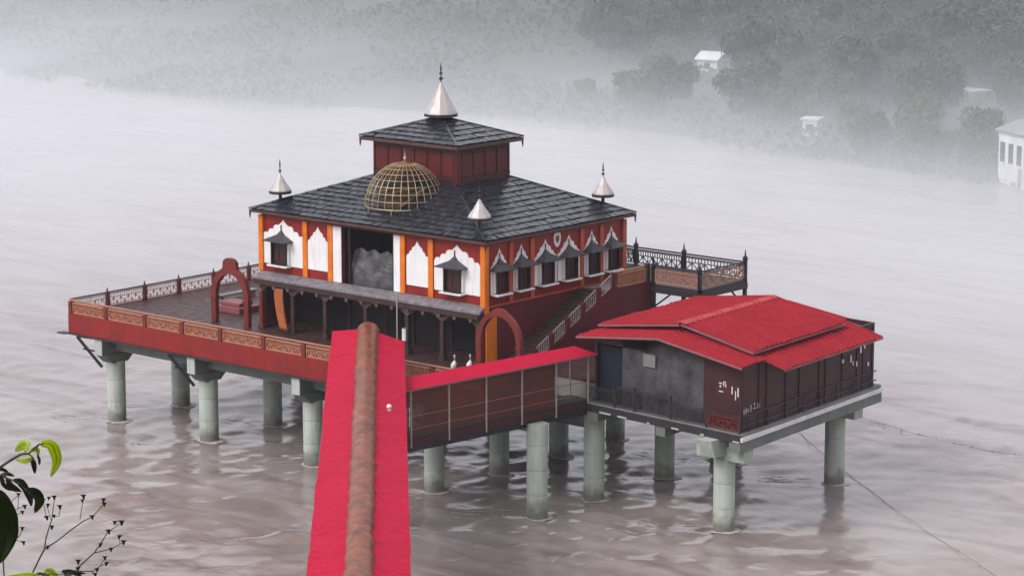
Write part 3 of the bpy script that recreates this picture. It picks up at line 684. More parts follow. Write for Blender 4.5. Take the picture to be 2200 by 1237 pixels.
MB(PF).box(0, PA, .10, .9, 4.95, 5.56).box(0, PA, 5.5, 6.2, 4.95, 5.56).box(0, PA, 10.6, 11.4, 4.95, 5.56).build('long_beam', 'beam', pp)
for (cx, cy) in ((.2, -17.2), (12.9, -16.0), (13.5, -8.2)):
    column(pp, cx, cy, 4.2)
    MB().hexa([(cx-1.5, cy-.45, 4.5), (cx+1.5, cy-.45, 4.5), (cx+1.5, cy+.45, 4.5), (cx-1.5, cy+.45, 4.5), (cx-1.9, cy-.45, 5.50), (cx+1.9, cy-.45, 5.50), (cx+1.9, cy+.45, 5.50), (cx-1.9, cy+.45, 5.50)]).build('pier_cap', 'concrete', pp, bevel=.02)
    MB().box(cx-.45, cx+.45, cy-1.6, cy+1.6, 4.15, 4.949).build('pier_cap', 'concrete', pp, bevel=.02)
# pavilion body
pv = thing('pavilion', PF(7, 6, 5.98), 'dark walled pavilion under a two-tier red tin gable roof', 'pavilion')
MB(PF).prism([(.55, .55, 5.985), (.55, 9.15, 5.985), (.55, 9.15, 9.85), (.55, 5.9, 10.25), (.55, .55, 9.62)], (.15, 0, 0)).build('front_wall', 'pavwall', pv)
MB(PF).box(.50, .548, .5, 3.1, 5.985, 9.7).build('front_wall_panel', 'pavred', pv)
MB(PF).box(.35, PA-.7, .30, .45, 5.985, 9.75).build('side_wall', 'pavred', pv)
MB(PF).box(.7, PA-.7, 11.2, 11.35, 5.985, 9.75).build('side_wall', 'pavred', pv)
MB(PF).box(PA-.85, PA-.7, .5, 11.2, 5.985, 9.75).build('rear_wall', 'pavred', pv)
dr = MB(PF).box(.9, 1.0, 9.2, 11.15, 5.985, 9.2).build('doorway', 'blue', pv)
MB(PF).box(.75, .898, 9.16, 9.3, 5.985, 9.3).build('door_jamb', 'iron', dr)
MB(PF).box(.42, .547, 6.6, 7.5, 8.6, 9.3).build('notice_board', 'slab', pv)
for k, a in enumerate((.4, 2.1, 2.9, 4.9, 6.4, 8.6, 9.3, 11.2, 12.9, 13.6, 14.7)):      # cladding battens of the long side
    MB(PF).box(a, a+.07, .25, .297, 5.985, 9.6).build('batten', 'pavred', pv)
for z in (6.9, 6.35): MB(PF).bar((.3, .18, z), (PA-.6, .18, z), .06).build('pipe_rail', 'iron', pv)
for k in range(8): MB(PF).box(1+k*1.9, 1.06+k*1.9, .15, .21, 5.985, 6.95).build('rail_post', 'iron', pv)
# white pieces stand in for bright fog seen through torn cladding at far end
for k in range(9):
    a = 11.2+k*.42+random.uniform(-.1, .1); z = random.uniform(7.3, 8.9)
    MB(PF).box(a, a+random.uniform(.08, .2), .226, .247, z, z+random.uniform(.15, .5)).build('fog_patch', 'smallwhite', pv)
# worn white strokes of lettering on the corner and the side wall
def strokes(f_, lst):
    for k, (u, z, w, h) in enumerate(lst): MB(f_).box(u, u+w, 0, .006, z, z+h).build('painted_stroke', 'smallwhite', pv)
strokes(lambda u, d, z: PF(.496-d, 2.0-u, z), [(0, 8.45, .22, .07), (.05, 8.25, .1, .12), (.3, 8.35, .07, .25), (.3, 8.55, .2, .06), (.45, 8.3, .06, .2), (.0, 8.0, .3, .06), (.9, 8.0, .07, .42), (1.15, 7.7, .06, .5), (1.32, 7.9, .08, .5)])
strokes(lambda u, d, z: PF(.6+u, .294-d, z), [(0, 6.95, .06, .3), (.2, 6.95, .06, .34), (.4, 7.0, .06, .22), (.7, 6.98, .06, .4), (1.0, 7.1, .22, .06), (1.05, 7.3, .08, .12), (1.4, 7.05, .06, .3), (1.6, 7.05, .06, .26)])
# front railing of the pavilion floor
pr_ = thing('pavilion_railing', PF(.12, 5, 5.98), 'dark iron railing with looping bars along the open front of the pavilion floor', 'railing')
bpos = [PB-.15, 9.4, 7.9, 5.2, 2.6, .25]
for k, b_ in enumerate(bpos):
    MB(PF).box(.07, .17, b_-.05, b_+.05, 5.985, 7.35 if k in (1, 2, 3) else 7.0).build('post', 'iron', pr_)
    if k < 5:
        zt_ = 7.2 if k in (1, 2) else 6.9
        m_ = MB(PF).bar((.12, b_, zt_), (.12, bpos[k+1], zt_), .06)
        m_.build('top_rail', 'iron', pr_)
        q0 = PF(.12, b_-.1, 0); q1 = PF(.12, bpos[k+1]+.1, 0)
        lattice(MB(), q0, q1, 6.15, zt_-.12, 6, k % 2, .035).build('grille', 'post' if k == 4 else 'iron', pr_)
# roofs: ribbed tin sheets, each its own piece
def sheets(parent, a0, a1, bt_, zt_, be, ze, n, m_='tin', lift=0.0):
    w = (a1-a0)/n
    for k in range(n):
        lo, hi = a0+k*w+.004, a0+(k+1)*w-.004
        dz = lift+.022*(k % 2)+random.uniform(-.004, .004); eb = random.uniform(-.05, .05)
        prof = []; nr = 2
        for r_ in range(nr):
            x = lo+(hi-lo)*r_/nr; d = (hi-lo)/nr
            prof += [(x, 0), (x+d*.62, 0), (x+d*.74, .07), (x+d*.88, .07)]
        prof.append((hi, 0))
        m = MB(PF); T = []; B = []
        for (x, h) in prof:
            T.append((m.pt((x, bt_, zt_+dz+h)), m.pt((x, be+eb, ze+dz+h)))); B.append((m.pt((x, bt_, zt_+dz+h-.03)), m.pt((x, be+eb, ze+dz+h-.03))))
        for i in range(len(prof)-1):
            m.f.append([T[i][0], T[i+1][0], T[i+1][1], T[i][1]]); m.f.append([B[i][1], B[i+1][1], B[i+1][0], B[i][0]])
            m.f.append([T[i][1], T[i+1][1], B[i+1][1], B[i][1]]); m.f.append([B[i][0], B[i+1][0], T[i+1][0], T[i][0]])
        m.f.append([T[0][0], T[0][1], B[0][1], B[0][0]]); m.f.append([T[-1][1], T[-1][0], B[-1][0], B[-1][1]])
        m.build('roof_sheet', m_, parent)
lo_r = MB(PF).prism([(.55, .5, 9.55), (.55, 5.9, 10.18), (.55, 11.2, 9.55), (.55, 11.2, 9.4), (.55, .5, 9.4)], (13.8, 0, 0)).build('lower_roof', 'iron', pv)
sheets(lo_r, -.40, 2.6, 5.9, 10.55, 12.0, 9.80, 3)
sheets(lo_r, -.40, 2.25, 5.9, 10.55, -.15, 9.78, 3)
sheets(lo_r, 2.28, 13.3, 1.5, 9.98, -1.35, 9.40, 11)
sheets(lo_r, 2.62, 13.6, 9.6, 10.08, 12.9, 9.45, 9)
sheets(lo_r, 11.2, 13.9, 5.9, 10.4, 1.52, 9.95, 2); sheets(lo_r, 11.2, 13.9, 5.9, 10.4, 9.58, 10.0, 2)
MB(PF).hexa([(-.42, -.2, 9.66), (-.36, -.2, 9.66), (-.36, 5.9, 10.43), (-.42, 5.9, 10.43), (-.42, -.2, 9.77), (-.36, -.2, 9.77), (-.36, 5.9, 10.54), (-.42, 5.9, 10.54)]).hexa([(-.42, 5.903, 10.43), (-.36, 5.903, 10.43), (-.36, 12.0, 9.68), (-.42, 12.0, 9.68), (-.42, 5.903, 10.54), (-.36, 5.903, 10.54), (-.36, 12.0, 9.79), (-.42, 12.0, 9.79)]).build('verge_board', 'tin_edge', lo_r)
MB(PF).box(2.3, 13.3, -1.37, -1.33, 9.28, 9.37).build('gutter', 'tin_edge', lo_r)
up_r = MB(PF).prism([(2.75, 1.4, 9.98), (2.75, 5.8, 10.85), (2.75, 11.0, 9.98), (2.75, 11.0, 9.72), (2.75, 1.4, 9.72)], (8.3, 0, 0)).build('upper_roof', 'pavwall', pv)
sheets(up_r, 1.95, 11.95, 5.8, 11.02, .55, 10.17, 10)
sheets(up_r, 1.75, 11.95, 5.8, 11.02, 11.95, 10.15, 10)
MB(PF).hexa([(1.9, 5.45, 10.99), (11.97, 5.45, 10.99), (11.97, 5.8, 11.06), (1.9, 5.8, 11.06), (1.9, 5.45, 11.03), (11.97, 5.45, 11.03), (11.97, 5.8, 11.10), (1.9, 5.8, 11.10)]).hexa([(1.9, 5.803, 11.06), (11.97, 5.803, 11.06), (11.97, 6.15, 10.99), (1.9, 6.15, 10.99), (1.9, 5.803, 11.10), (11.97, 5.803, 11.10), (11.97, 6.15, 11.03), (1.9, 6.15, 11.03)]).build('ridge_flashing', 'tin_rib', up_r)
MB(PF).hexa([(1.86, .55, 10.02), (1.92, .55, 10.02), (1.92, 5.8, 10.88), (1.86, 5.8, 10.88), (1.86, .55, 10.13), (1.92, .55, 10.13), (1.92, 5.8, 10.98), (1.86, 5.8, 10.98)]).hexa([(1.70, 5.803, 10.88), (1.74, 5.803, 10.88), (1.74, 11.95, 10.02), (1.70, 11.95, 10.02), (1.70, 5.803, 10.98), (1.74, 5.803, 10.98), (1.74, 11.95, 10.12), (1.70, 11.95, 10.12)]).build('verge_board', 'tin_edge', up_r)
MB(PF).box(1.95, 11.95, .53, .57, 10.02, 10.13).build('gutter', 'tin_edge', up_r)

# ------------------------------------------------------------------ netted side walkway to the pavilion
W0 = Vector((-16.55, -5.85)); W1 = Vector((-.05, -8.0)); wd_ = (W1-W0).normalized(); wn_ = Vector((-wd_.y, wd_.x)); WL = (W1-W0).length
def WF(u, d, z): p = W0+wd_*u+wn_*d; return (p.x, p.y, z+.19)
wk = thing('netted_walkway', WF(WL/2, 1, 5.7), 'low covered walkway with brown netted side and thin crimson roof leading to the pavilion', 'walkway')
MB(WF).box(0, WL, .12, 1.7, 5.55, 5.95).build('deck', 'iron', wk)
MB(WF).box(0, WL, .05, .117, 5.40, 5.80).build('edge_beam', 'pavred', wk)
MB(WF).box(2, WL, .3, .9, 5.0, 5.548).build('girder', 'underdark', wk)
wp = [.6, 3.35, 6.05, 8.75, 11.4, 14.0, WL-.15]
for k, u in enumerate(wp):
    MB(WF).tube([(u, .06, 5.3), (u, .06, 8.5)], .055, 8).build('post', 'netpole', wk, smooth=True)
    MB(WF).tube([(u, 1.55, 5.95), (u, 1.55, 8.6)], .05, 8).build('post', 'netpole', wk, smooth=True)
    if k < len(wp)-1:
        v = wp[k+1]
        n_ = MB(WF); nn = 6; I = {}
        for i in range(nn+1):
            for j in range(5):
                uu = u+.06+(v-u-.12)*i/nn; z = 5.72+2.72*j/4
                I[i, j] = n_.pt((uu, .135+.05*math.sin(math.pi*i/nn)*math.sin(math.pi*j/4)*(1+.5*math.sin(k*2.1)), z))
        for i in range(nn):
            for j in range(4): n_.f.append([I[i, j], I[i+1, j], I[i+1, j+1], I[i, j+1]])
        if k < 5: n_.build('net_panel', 'net', wk, smooth=True, recalc=False)
        MB(WF).bar((u+.06, .09, 7.0), (v-.06, .09, 7.0), .035).bar((u+.06, .09, 6.3), (v-.06, .09, 6.3), .03).build('net_rail', 'rail', wk)
ns = 7
for k in range(ns):
    a, b_ = k*(WL+.35)/ns, (k+1)*(WL+.35)/ns-.01
    dz = .006*(k % 2)
    MB(WF).hexa([(a, -.18, 8.52+dz), (b_, -.18, 8.52+dz), (b_, 1.75, 8.68+dz), (a, 1.75, 8.68+dz), (a, -.18, 8.56+dz), (b_, -.18, 8.56+dz), (b_, 1.75, 8.72+dz), (a, 1.75, 8.72+dz)]).build('roof_sheet', 'canopy_tin', wk)
MB(WF).box(0, WL+.33, -.21, -.183, 8.46, 8.55).build('gutter', 'tin_edge', wk)

# ------------------------------------------------------------------ roofed causeway running back to the bank
CE = Vector((-6.84, 2.92)); CD = Vector((-.7333, -.680)).normalized(); CN = Vector((-CD.y*-1, CD.x*-1)); CN = Vector((-.680, .7333)).normalized()
def CF(u, n_, z): p = CE+CD*u+CN*n_; return (p.x, p.y, z)
CL = 96.0
cw = thing('roofed_causeway', CF(40, 0, 6.9), 'long straight causeway under a crimson sheet roof with a brown barrel ridge', 'causeway')
sk = lambda n_: -n_*.76 if abs(n_) > 0 else 0      # the far end is cut parallel to the deck's edge
HWc = 2.08; HB = .60
seg = 32; sl_ = CL/seg
for k in range(seg):
    for s_ in (-1, 1):
        u0, u1 = k*sl_, (k+1)*sl_+.05
        ui, uo = (u0+sk(s_*HB), u0+sk(s_*HWc)) if k == 0 else (u0, u0)
        dz = .008*(k % 2)+random.uniform(-.003, .003); ed = random.uniform(-.03, .03); dn = random.uniform(-.006, .006)
        MB(CF).hexa([(ui, s_*HB*.9, 9.70+dz), (u1, s_*HB*.9, 9.70+dz), (u1, s_*(HWc+ed), 9.36+dz+dn), (uo, s_*(HWc+ed), 9.36+dz+dn),
                     (ui, s_*HB*.9, 9.735+dz), (u1, s_*HB*.9, 9.735+dz), (u1, s_*(HWc+ed), 9.395+dz+dn), (uo, s_*(HWc+ed), 9.395+dz+dn)]).build('roof_sheet', 'canopy_tin', cw)
        if k: MB(CF).hexa([(u0, s_*(HWc+.0), 9.30), (u1-.06, s_*(HWc+.0), 9.30), (u1-.06, s_*(HWc-.04), 9.30), (u0, s_*(HWc-.04), 9.30), (u0, s_*HWc, 9.352), (u1-.06, s_*HWc, 9.352), (u1-.06, s_*(HWc-.04), 9.352), (u0, s_*(HWc-.04), 9.352)]).build('eave_trim', 'tin_edge', cw)
nb = 37; bl = CL/nb
for k in range(nb):
    u0 = k*bl+(-.1 if k == 0 else random.uniform(-.12, .12)); u1 = (k+1)*bl+.16; m = MB(CF); N_ = 14
    R1, R0 = .635+random.uniform(-.015, .015), .555+random.uniform(-.012, .012); side = random.uniform(-.03, .03)
    ring = lambda u, R: [m.pt((u, R*math.cos(math.pi*j/N_)+side, 9.66+R*.86*math.sin(math.pi*j/N_))) for j in range(N_+1)]
    um = u0+(u1-u0)*.5
    a = ring(u0, R1); a2 = ring(u0+.12, R1-.004); mid = ring(um, (R0+R1)/2-.025); b_ = ring(u1, R0); c = ring(u1, R0-.03); d = ring(u0, R1-.03)
    for p, q in ((a, a2), (a2, mid), (mid, b_), (b_, c), (c, d), (d, a)):
        for j in range(N_): m.f.append([p[j], p[j+1], q[j+1], q[j]])
    m.build('ridge_barrel', 'barrel', cw, smooth=True)
m = MB(CF)
m.tube([(-.12, .56*math.cos(math.pi*j/14), 9.66+.50*math.sin(math.pi*j/14)) for j in range(15)], .05, 6); m.build('end_hoop', 'pinkframe', cw, smooth=True)
MB(CF).box(1.9, CL, -1.75, 1.75, 6.55, 6.88).build('footway', 'slab', cw)
for k in range(25):
    u = 2.2+k*3.85
    for s_ in (-1.7, 1.7):
        MB(CF).tube([(u, s_, 6.88), (u, s_, 9.42)], .06, 8).build('roof_post', 'post', cw, smooth=True)
for k in range(24):
    u = 2.2+k*3.85
    for s_ in (-1.7, 1.7): MB(CF).bar((u, s_, 7.9), (u+3.85, s_, 7.9), .06).bar((u, s_, 7.4), (u+3.85, s_, 7.4), .05).build('side_rail', 'post', cw)
for u in (8, 24, 40, 56):
    p = CF(u, 0, 0); column(cw, p[0], p[1], 5.8)
    MB(CF).box(u-.45, u+.45, -1.6, 1.6, 5.75, 6.548).build('pier_cap', 'beam', cw)
lp = on('z', 9.62, 836, 880)
tag(MB().lathe([(.10, -.12), (.10, -.02), (.05, 0), (.08, .03), (.13, .10), (.14, .17), (.10, .25), (.02, .29)], (lp.x, lp.y, 9.63), 12).build('globe_lamp', 'smallwhite', smooth=True), 'small white globe lamp sitting on the crimson causeway roof', 'lamp')

# ------------------------------------------------------------------ small things about the deck
MB_ = MB().tube([(-1.45, 5.62, 6.935), (-1.45, 5.62, 10.9)], .045, 8)
tag(MB_.build('steel_pole', 'netpole', smooth=True), 'thin upright grey pole standing in front of the verandah awning', 'pole')
def statue(x, y, lab):
    t = thing('bird_statue', (x, y, 6.935), lab, 'statue')
    MB().lathe([(.20, 0), (.20, .10), (.14, .13)], (x, y, 6.937), 10).build('plinth', 'smallwhite', t)
    MB().tube([(x-.16, y+.08, 7.07), (x-.06, y+.04, 7.22), (x, y, 7.40), (x+.02, y, 7.58), (x, y, 7.72), (x-.03, y-.02, 7.84), (x-.12, y-.06, 7.83)], [.06, .17, .13, .075, .05, .055, .02], 10).build('body', 'smallwhite', t, smooth=True)
statue(-2.05, .55, 'small white long-necked bird statue on the deck, the one farther from the stair gateway')
statue(-1.35, -.05, 'small white long-necked bird statue on the deck, the one beside the stair gateway')
c_ = MB(); I = {}
for i in range(9):
    for j in range(13):
        t_ = j/12; I[i, j] = c_.pt((-.62-.25*t_-.05*math.sin(i*1.9+t_*2), 16.75-.10*i*(1-.25*t_)-.75*t_**1.5, 9.7-2.5*t_))
for i in range(8):
    for j in range(12): c_.f.append([I[i, j], I[i+1, j], I[i+1, j+1], I[i, j+1]])
cl = c_.build('cloth_drape', 'drape', smooth=True, recalc=False)
so = cl.modifiers.new('thickness', 'SOLIDIFY'); so.thickness = .015
tag(cl, 'orange cloth drape hanging slantwise under the verandah awning', 'cloth')
ob = MB().box(.02, .95, -.14, -.013, 6.94, 9.75).build('orange_panel', 'orange', bevel=.02)
tag(ob, 'tall orange board against the temple corner seen through the stair gateway', 'board')
wb = thing('wall_cabinet', (-.6, 5.75, 8.0), 'small pale grey cabinet fixed to a verandah pillar', 'cabinet')
BX(-.66, -.46, 5.62, 5.98, 7.75, 8.55).build('case', 'slab', wb, bevel=.02); BX(-.685, -.663, 5.66, 5.94, 7.8, 8.5).build('door', 'smallwhite', wb)
pk = thing('low_plinth', (2.4, 22.6, 6.935), 'low pink plastered plinth on the wet open end of the deck', 'plinth')
MB().box(1.6, 3.4, 22.2, 24.6, 6.936, 7.35).build('base', 'pinkbox', pk, bevel=.03); MB().box(1.9, 3.1, 22.5, 24.3, 7.353, 7.6).build('top_step', 'pinkbox', pk, bevel=.03)
bn = thing('stone_bench', (5.5, 26.6, 6.935), 'low grey bench along the deck railing behind the pink plinth', 'bench')
BX(3.8, 7.4, 26.3, 26.9, 7.25, 7.37).build('seat', 'slab', bn, bevel=.02)
for x in (4.1, 7.0): BX(x-.12, x+.12, 26.36, 26.84, 6.936, 7.248).build('leg', 'slab', bn)

# ropes lying on the water
def rope(name, pix, r_, lab, floats=False):
    pts = [on('z', .05, *q) for q in pix]; P = []
    for a, b_ in zip(pts, pts[1:]):
        for k in range(8): P.append(a.lerp(b_, k/8))
    P.append(pts[-1]); P = [Vector((p.x, p.y, .06+.03*math.sin(i*.9))) for i, p in enumerate(P)]
    t = thing(name, (P[0].x, P[0].y, 0), lab, 'rope')
    MB().tube(P, r_, 6).build('line', 'rope', t, smooth=True)
    if floats:
        for p in P[2::3]: MB().lathe([(.02, -.06), (.07, -.03), (.08, .02), (.05, .07), (.02, .08)], p, 10).build('float', 'rope', t, smooth=True)
rope('mooring_rope', [(1640, 855), (1700, 912), (1760, 968), (1820, 1016), (1905, 1080), (2000, 1146), (2150, 1240), (2330, 1350)], .018, 'long grey rope stretched over the river past the pavilion pier')
rope('float_line', [(1825, 888), (1900, 912), (2000, 940), (2100, 962), (2230, 985)], .02, 'faint line of small floats drifting on the pale river beyond the pavilion', True)

# foam collars and wakes where the current meets the piers
def wz(x, y):
    i = min(max(int(np.searchsorted(gx, x)), 1), len(gx)-1); j = min(max(int(np.searchsorted(gy, y)), 1), len(gy)-1)
    return float(max(Z[i, j], Z[i-1, j], Z[i, j-1], Z[i-1, j-1]))
fo = MB(); fl = Vector((-.45, .89)); fs = Vector((.89, .45)); rf_ = random.Random(5)
for (cx_, cy_) in COLS:
    N_ = 40; ins = []; out_ = []
    for k in range(N_):
        a = 2*math.pi*k/N_; dv = Vector((math.cos(a), math.sin(a))); w_ = .05+.14*abs(noise.noise(Vector((cx_+dv.x*1.5, cy_+dv.y*1.5, 1))))*2+max(0, -dv.dot(fl))*.22
        p = Vector((cx_, cy_))+dv*.58; q = Vector((cx_, cy_))+dv*(.62+w_)
        ins.append(fo.pt((p.x, p.y, wz(p.x, p.y)+.05))); out_.append(fo.pt((q.x, q.y, wz(q.x, q.y)+.012)))
    for k in range(N_): fo.f.append([ins[k], ins[(k+1) % N_], out_[(k+1) % N_], out_[k]])
    for b_ in range(9):       # broken streaks trailing downstream
        L0 = rf_.uniform(.5, 4.5); off = rf_.uniform(-.9, .9)*(1+L0*.18); ln = rf_.uniform(.5, 1.8); wd0 = rf_.uniform(.03, .10); row = []
        for k in range(9):
            t_ = k/8; c_ = Vector((cx_, cy_))+fl*(L0+ln*t_)+fs*(off+.12*math.sin(t_*5+b_)); h_ = wd0*math.sin(math.pi*min(max(t_, .04), .96))*rf_.uniform(.6, 1.3)
            p, q = c_-fs*h_, c_+fs*h_; row.append((fo.pt((p.x, p.y, wz(p.x, p.y)+.014)), fo.pt((q.x, q.y, wz(q.x, q.y)+.014))))
        for u, v in zip(row, row[1:]): fo.f.append([u[0], u[1], v[1], v[0]])
M['foam'] = mat('muddy_foam', (.50, .46, .44), (.34, .30, .285), rough=.6, scale=6, detail=6)
tag(fo.build('foam', 'foam', recalc=False), kind='stuff')

# ------------------------------------------------------------------ plants on the near bank
def leafmat(name, col, col2, tr):
    m = mat(name, col, col2, rough=.4, scale=25, detail=3)
    n = m.node_tree.nodes; L = m.node_tree.links; b = n['Principled BSDF']; out = n['Material Output']
    tl = n.new('ShaderNodeBsdfTranslucent'); tl.inputs['Color'].default_value = (*[min(1, c*1.5) for c in col], 1)
    ms = n.new('ShaderNodeMixShader'); ms.inputs[0].default_value = tr
    L.new(b.outputs[0], ms.inputs[1]); L.new(tl.outputs[0], ms.inputs[2]); L.new(ms.outputs[0], out.inputs['Surface']); return m
M['lime'] = leafmat('young_leaf', (.50, .58, .05), (.30, .42, .03), .5)
M['leaf'] = leafmat('old_leaf', (.030, .055, .016), (.014, .028, .010), .15)
M['stem'] = mat('dry_stem', (.055, .050, .030), (.03, .028, .018), rough=.7, scale=30)
M['seed'] = mat('seed_head', (.022, .018, .014), rough=.8, scale=30)
def fp(px, py, d=6.0): return CAM+ray(px, py)*d
def cp(cx, cy, d=6.0): return fp(cx/3.9025, 920+cy/3.9025, d)
PXM = 6.0/FPX
def leaf(parent, pix, w, m_, d=6.0, tilt=.35):
    P = [cp(x, y, d+.05*i) for i, (x, y) in enumerate(pix)]
    # smooth the midrib
    Q = []
    for k in range(len(P)-1):
        for j in range(4):
            t_ = j/4; p0 = P[max(k-1, 0)]; p1 = P[k]; p2 = P[k+1]; p3 = P[min(k+2, len(P)-1)]
            Q.append(.5*((2*p1)+(p2-p0)*t_+(2*p0-5*p1+4*p2-p3)*t_**2+(-p0+3*p1-3*p2+p3)*t_**3))
    Q.append(P[-1]); W_ = w/3.9025*PXM
    mb = MB(); rows_ = []
    for i, q in enumerate(Q):
        t_ = i/(len(Q)-1); dv = (Q[min(i+1, len(Q)-1)]-Q[max(i-1, 0)]).normalized()
        sd = dv.cross(FW).normalized(); hw = W_*.5*(math.sin(math.pi*min(1, t_*.92+.08))**.75)*(1-.15*t_)+.0004
        rows_.append([mb.pt(tuple(q-sd*hw+FW*(-hw*tilt))), mb.pt(tuple(q-sd*hw*.5-FW*hw*tilt*.35)), mb.pt(tuple(q)), mb.pt(tuple(q+sd*hw*.5-FW*hw*tilt*.2)), mb.pt(tuple(q+sd*hw-FW*hw*tilt*.6))])
    for a, b_ in zip(rows_, rows_[1:]):
        for j in range(4): mb.f.append([a[j], a[j+1], b_[j+1], b_[j]])
    o = mb.build('leaf', m_, parent, smooth=True, recalc=False)
    so_ = o.modifiers.new('thickness', 'SOLIDIFY'); so_.thickness = .0006
    mb2 = MB().tube([tuple(q+FW*-.0008) for q in Q], [.0009*(1-.7*i/len(Q)) for i in range(len(Q))], 5).build('midrib', 'stem', o)
    return o
def stem(parent, pix, r0, r1, d=6.0, m_='stem'):
    P = [cp(x, y, d+.015*math.sin(i*2.3)) for i, (x, y) in enumerate(pix)]
    return MB().tube(P, [r0+(r1-r0)*i/(len(P)-1) for i in range(len(P))], 6).build('stem', m_, parent, smooth=True)
def seed(parent, cx, cy, s=1.0, d=6.0):
    p = cp(cx, cy, d); r_ = 15*s/3.9025*PXM
    m = MB(); n_ = 9; lean = RT*random.uniform(-.4, .4)
    prof = [(.22, -1.3), (.5, -.7), (.62, -.1), (1.05, .35), (1.3, .6), (1.1, .72), (.5, .62)]
    R_ = []
    for rr, h in prof: R_.append([m.pt(tuple(p+UP*(h*r_)+lean*(h*r_*.6)+(RT*math.cos(2*math.pi*j/n_)+FW*math.sin(2*math.pi*j/n_))*rr*r_*random.uniform(.8, 1.15))) for j in range(n_)])
    for a, b_ in zip(R_, R_[1:]):
        for j in range(n_): m.f.append([a[j], a[(j+1) % n_], b_[(j+1) % n_], b_[j]])
    m.f.append(R_[0][::-1]); m.f.append(R_[-1]); m.build('seed_head', 'seed', parent)
def ground_below(cx, cy, d=6.0):
    p = cp(cx, cy, d); t_ = (p-CAM).dot(FWH); return Vector((p.x, p.y, bank_z(t_)))
def root_pix(cx, cy, d=6.0):         # crop position where a stem going down from (cx, cy) meets the bank
    g_ = ground_below(cx, cy, d); g_.z -= .05; x, y = proj(g_); return x*3.9025, (y-920)*3.9025, (g_-CAM).dot(FW)
def plant(name, cx, cy, lab, cat, grp=None, d=6.0): return thing(name, ground_below(cx, cy, d), lab, cat, grp)
def rooted(parent, pix, r0, r1, d=6.0):
    P = [cp(x, y, d+.015*math.sin(i*2.3)) for i, (x, y) in enumerate(pix)]
    g_ = ground_below(pix[0][0]-60, pix[0][1], d); g_.z -= .04
    P = [g_, g_.lerp(P[0], .5)+RT*.02]+P
    return MB().tube(P, [r0*1.3, r0*1.15]+[r0+(r1-r0)*i/(len(pix)-1) for i in range(len(pix))], 6).build('stem', 'stem', parent, smooth=True)
sh = plant('leafy_shrub', -60, 900, 'shrub with glossy dark leaves and bright lime young leaves arching over the bank', 'shrub')
rooted(sh, [(-120, 700), (-60, 420), (0, 325), (90, 265), (175, 215), (240, 210), (270, 180), (330, 130), (360, 135)], .0042, .0016)
stem(sh, [(235, 210), (275, 240), (290, 270)], .0016, .001); stem(sh, [(330, 130), (310, 170), (290, 190)], .0014, .0008)
leaf(sh, [(345, 125), (430, 135), (470, 220), (470, 300), (425, 405)], 105, 'lime')
leaf(sh, [(240, 185), (215, 130), (160, 160), (128, 190)], 75, 'lime'); leaf(sh, [(205, 205), (240, 140), (215, 115)], 45, 'lime')
leaf(sh, [(270, 250), (210, 270), (135, 262)], 46, 'lime'); leaf(sh, [(260, 190), (310, 170), (320, 230)], 48, 'lime')
leaf(sh, [(275, 245), (285, 300), (292, 378)], 52, 'leaf'); leaf(sh, [(318, 220), (330, 260), (330, 305)], 30, 'leaf')
stem(sh, [(-60, 420), (20, 400), (120, 440), (190, 490), (250, 540)], .0028, .0014)
leaf(sh, [(230, 510), (300, 540), (330, 610), (290, 705)], 105, 'leaf'); leaf(sh, [(160, 460), (215, 500), (250, 580), (262, 650)], 70, 'leaf')
leaf(sh, [(110, 430), (175, 440), (215, 480), (245, 520)], 55, 'leaf'); leaf(sh, [(60, 410), (90, 470), (150, 520), (185, 530)], 60, 'leaf')
leaf(sh, [(0, 400), (60, 380), (120, 400)], 40, 'leaf'); leaf(sh, [(-40, 360), (10, 340), (70, 365)], 42, 'leaf')
leaf(sh, [(20, 420), (30, 460), (80, 505), (130, 510)], 50, 'leaf'); leaf(sh, [(-80, 380), (-20, 400), (40, 450)], 60, 'leaf')
leaf(sh, [(-60, 560), (10, 620), (60, 780), (75, 920), (0, 1130)], 200, 'leaf', 5.8); leaf(sh, [(-70, 540), (0, 560), (90, 720), (105, 830), (60, 930)], 120, 'leaf', 5.9)
leaf(sh, [(-120, 700), (-60, 800), (-20, 950), (-40, 1100)], 180, 'leaf', 5.7)
s1 = plant('seed_stalk', 250, 1240, 'dry forked seed stalk beside the leafy shrub, the tallest of the three', 'plant', d=6.1)
rooted(s1, [(270, 1215), (330, 1090), (372, 1010), (385, 920), (405, 850), (435, 760), (455, 590)], .0022, .0009, 6.1)
stem(s1, [(372, 1010), (480, 940), (600, 845), (700, 775), (770, 742), (820, 690), (868, 630)], .0017, .0009, 6.1)
for a, b_ in (((430, 770), (395, 650)), ((390, 745), (360, 605)), ((440, 735), (495, 735)), ((495, 735), (505, 655)), ((868, 635), (866, 600)), ((670, 760), (700, 585))): stem(s1, [a, b_], .0009, .0007, 6.1)
for q in ((435, 825, 1.2), (392, 745, 1.3), (402, 640, 1.1), (455, 575, 1.3), (410, 582, 1.0), (362, 602, 1.2), (502, 655, 1.3), (452, 732, 1), (402, 992, 1.1), (772, 740, 1.3), (874, 632, 1.2), (868, 597, 1.2), (700, 568, 1.4), (690, 604, 1.0)): seed(s1, *q, d=6.1)
s2 = plant('seed_stalk', 560, 1260, 'dry seed stalk with many side branches, leaning out farthest over the water', 'plant', d=6.15)
rooted(s2, [(560, 1260), (680, 1140), (790, 1040), (840, 970), (905, 865), (960, 830), (1018, 790)], .0019, .0008, 6.15)
stem(s2, [(790, 1042), (930, 1008), (1035, 952)], .0012, .0008, 6.15); stem(s2, [(560, 1235), (640, 1195), (780, 1195), (840, 1150), (895, 1130)], .0015, .0008, 6.15)
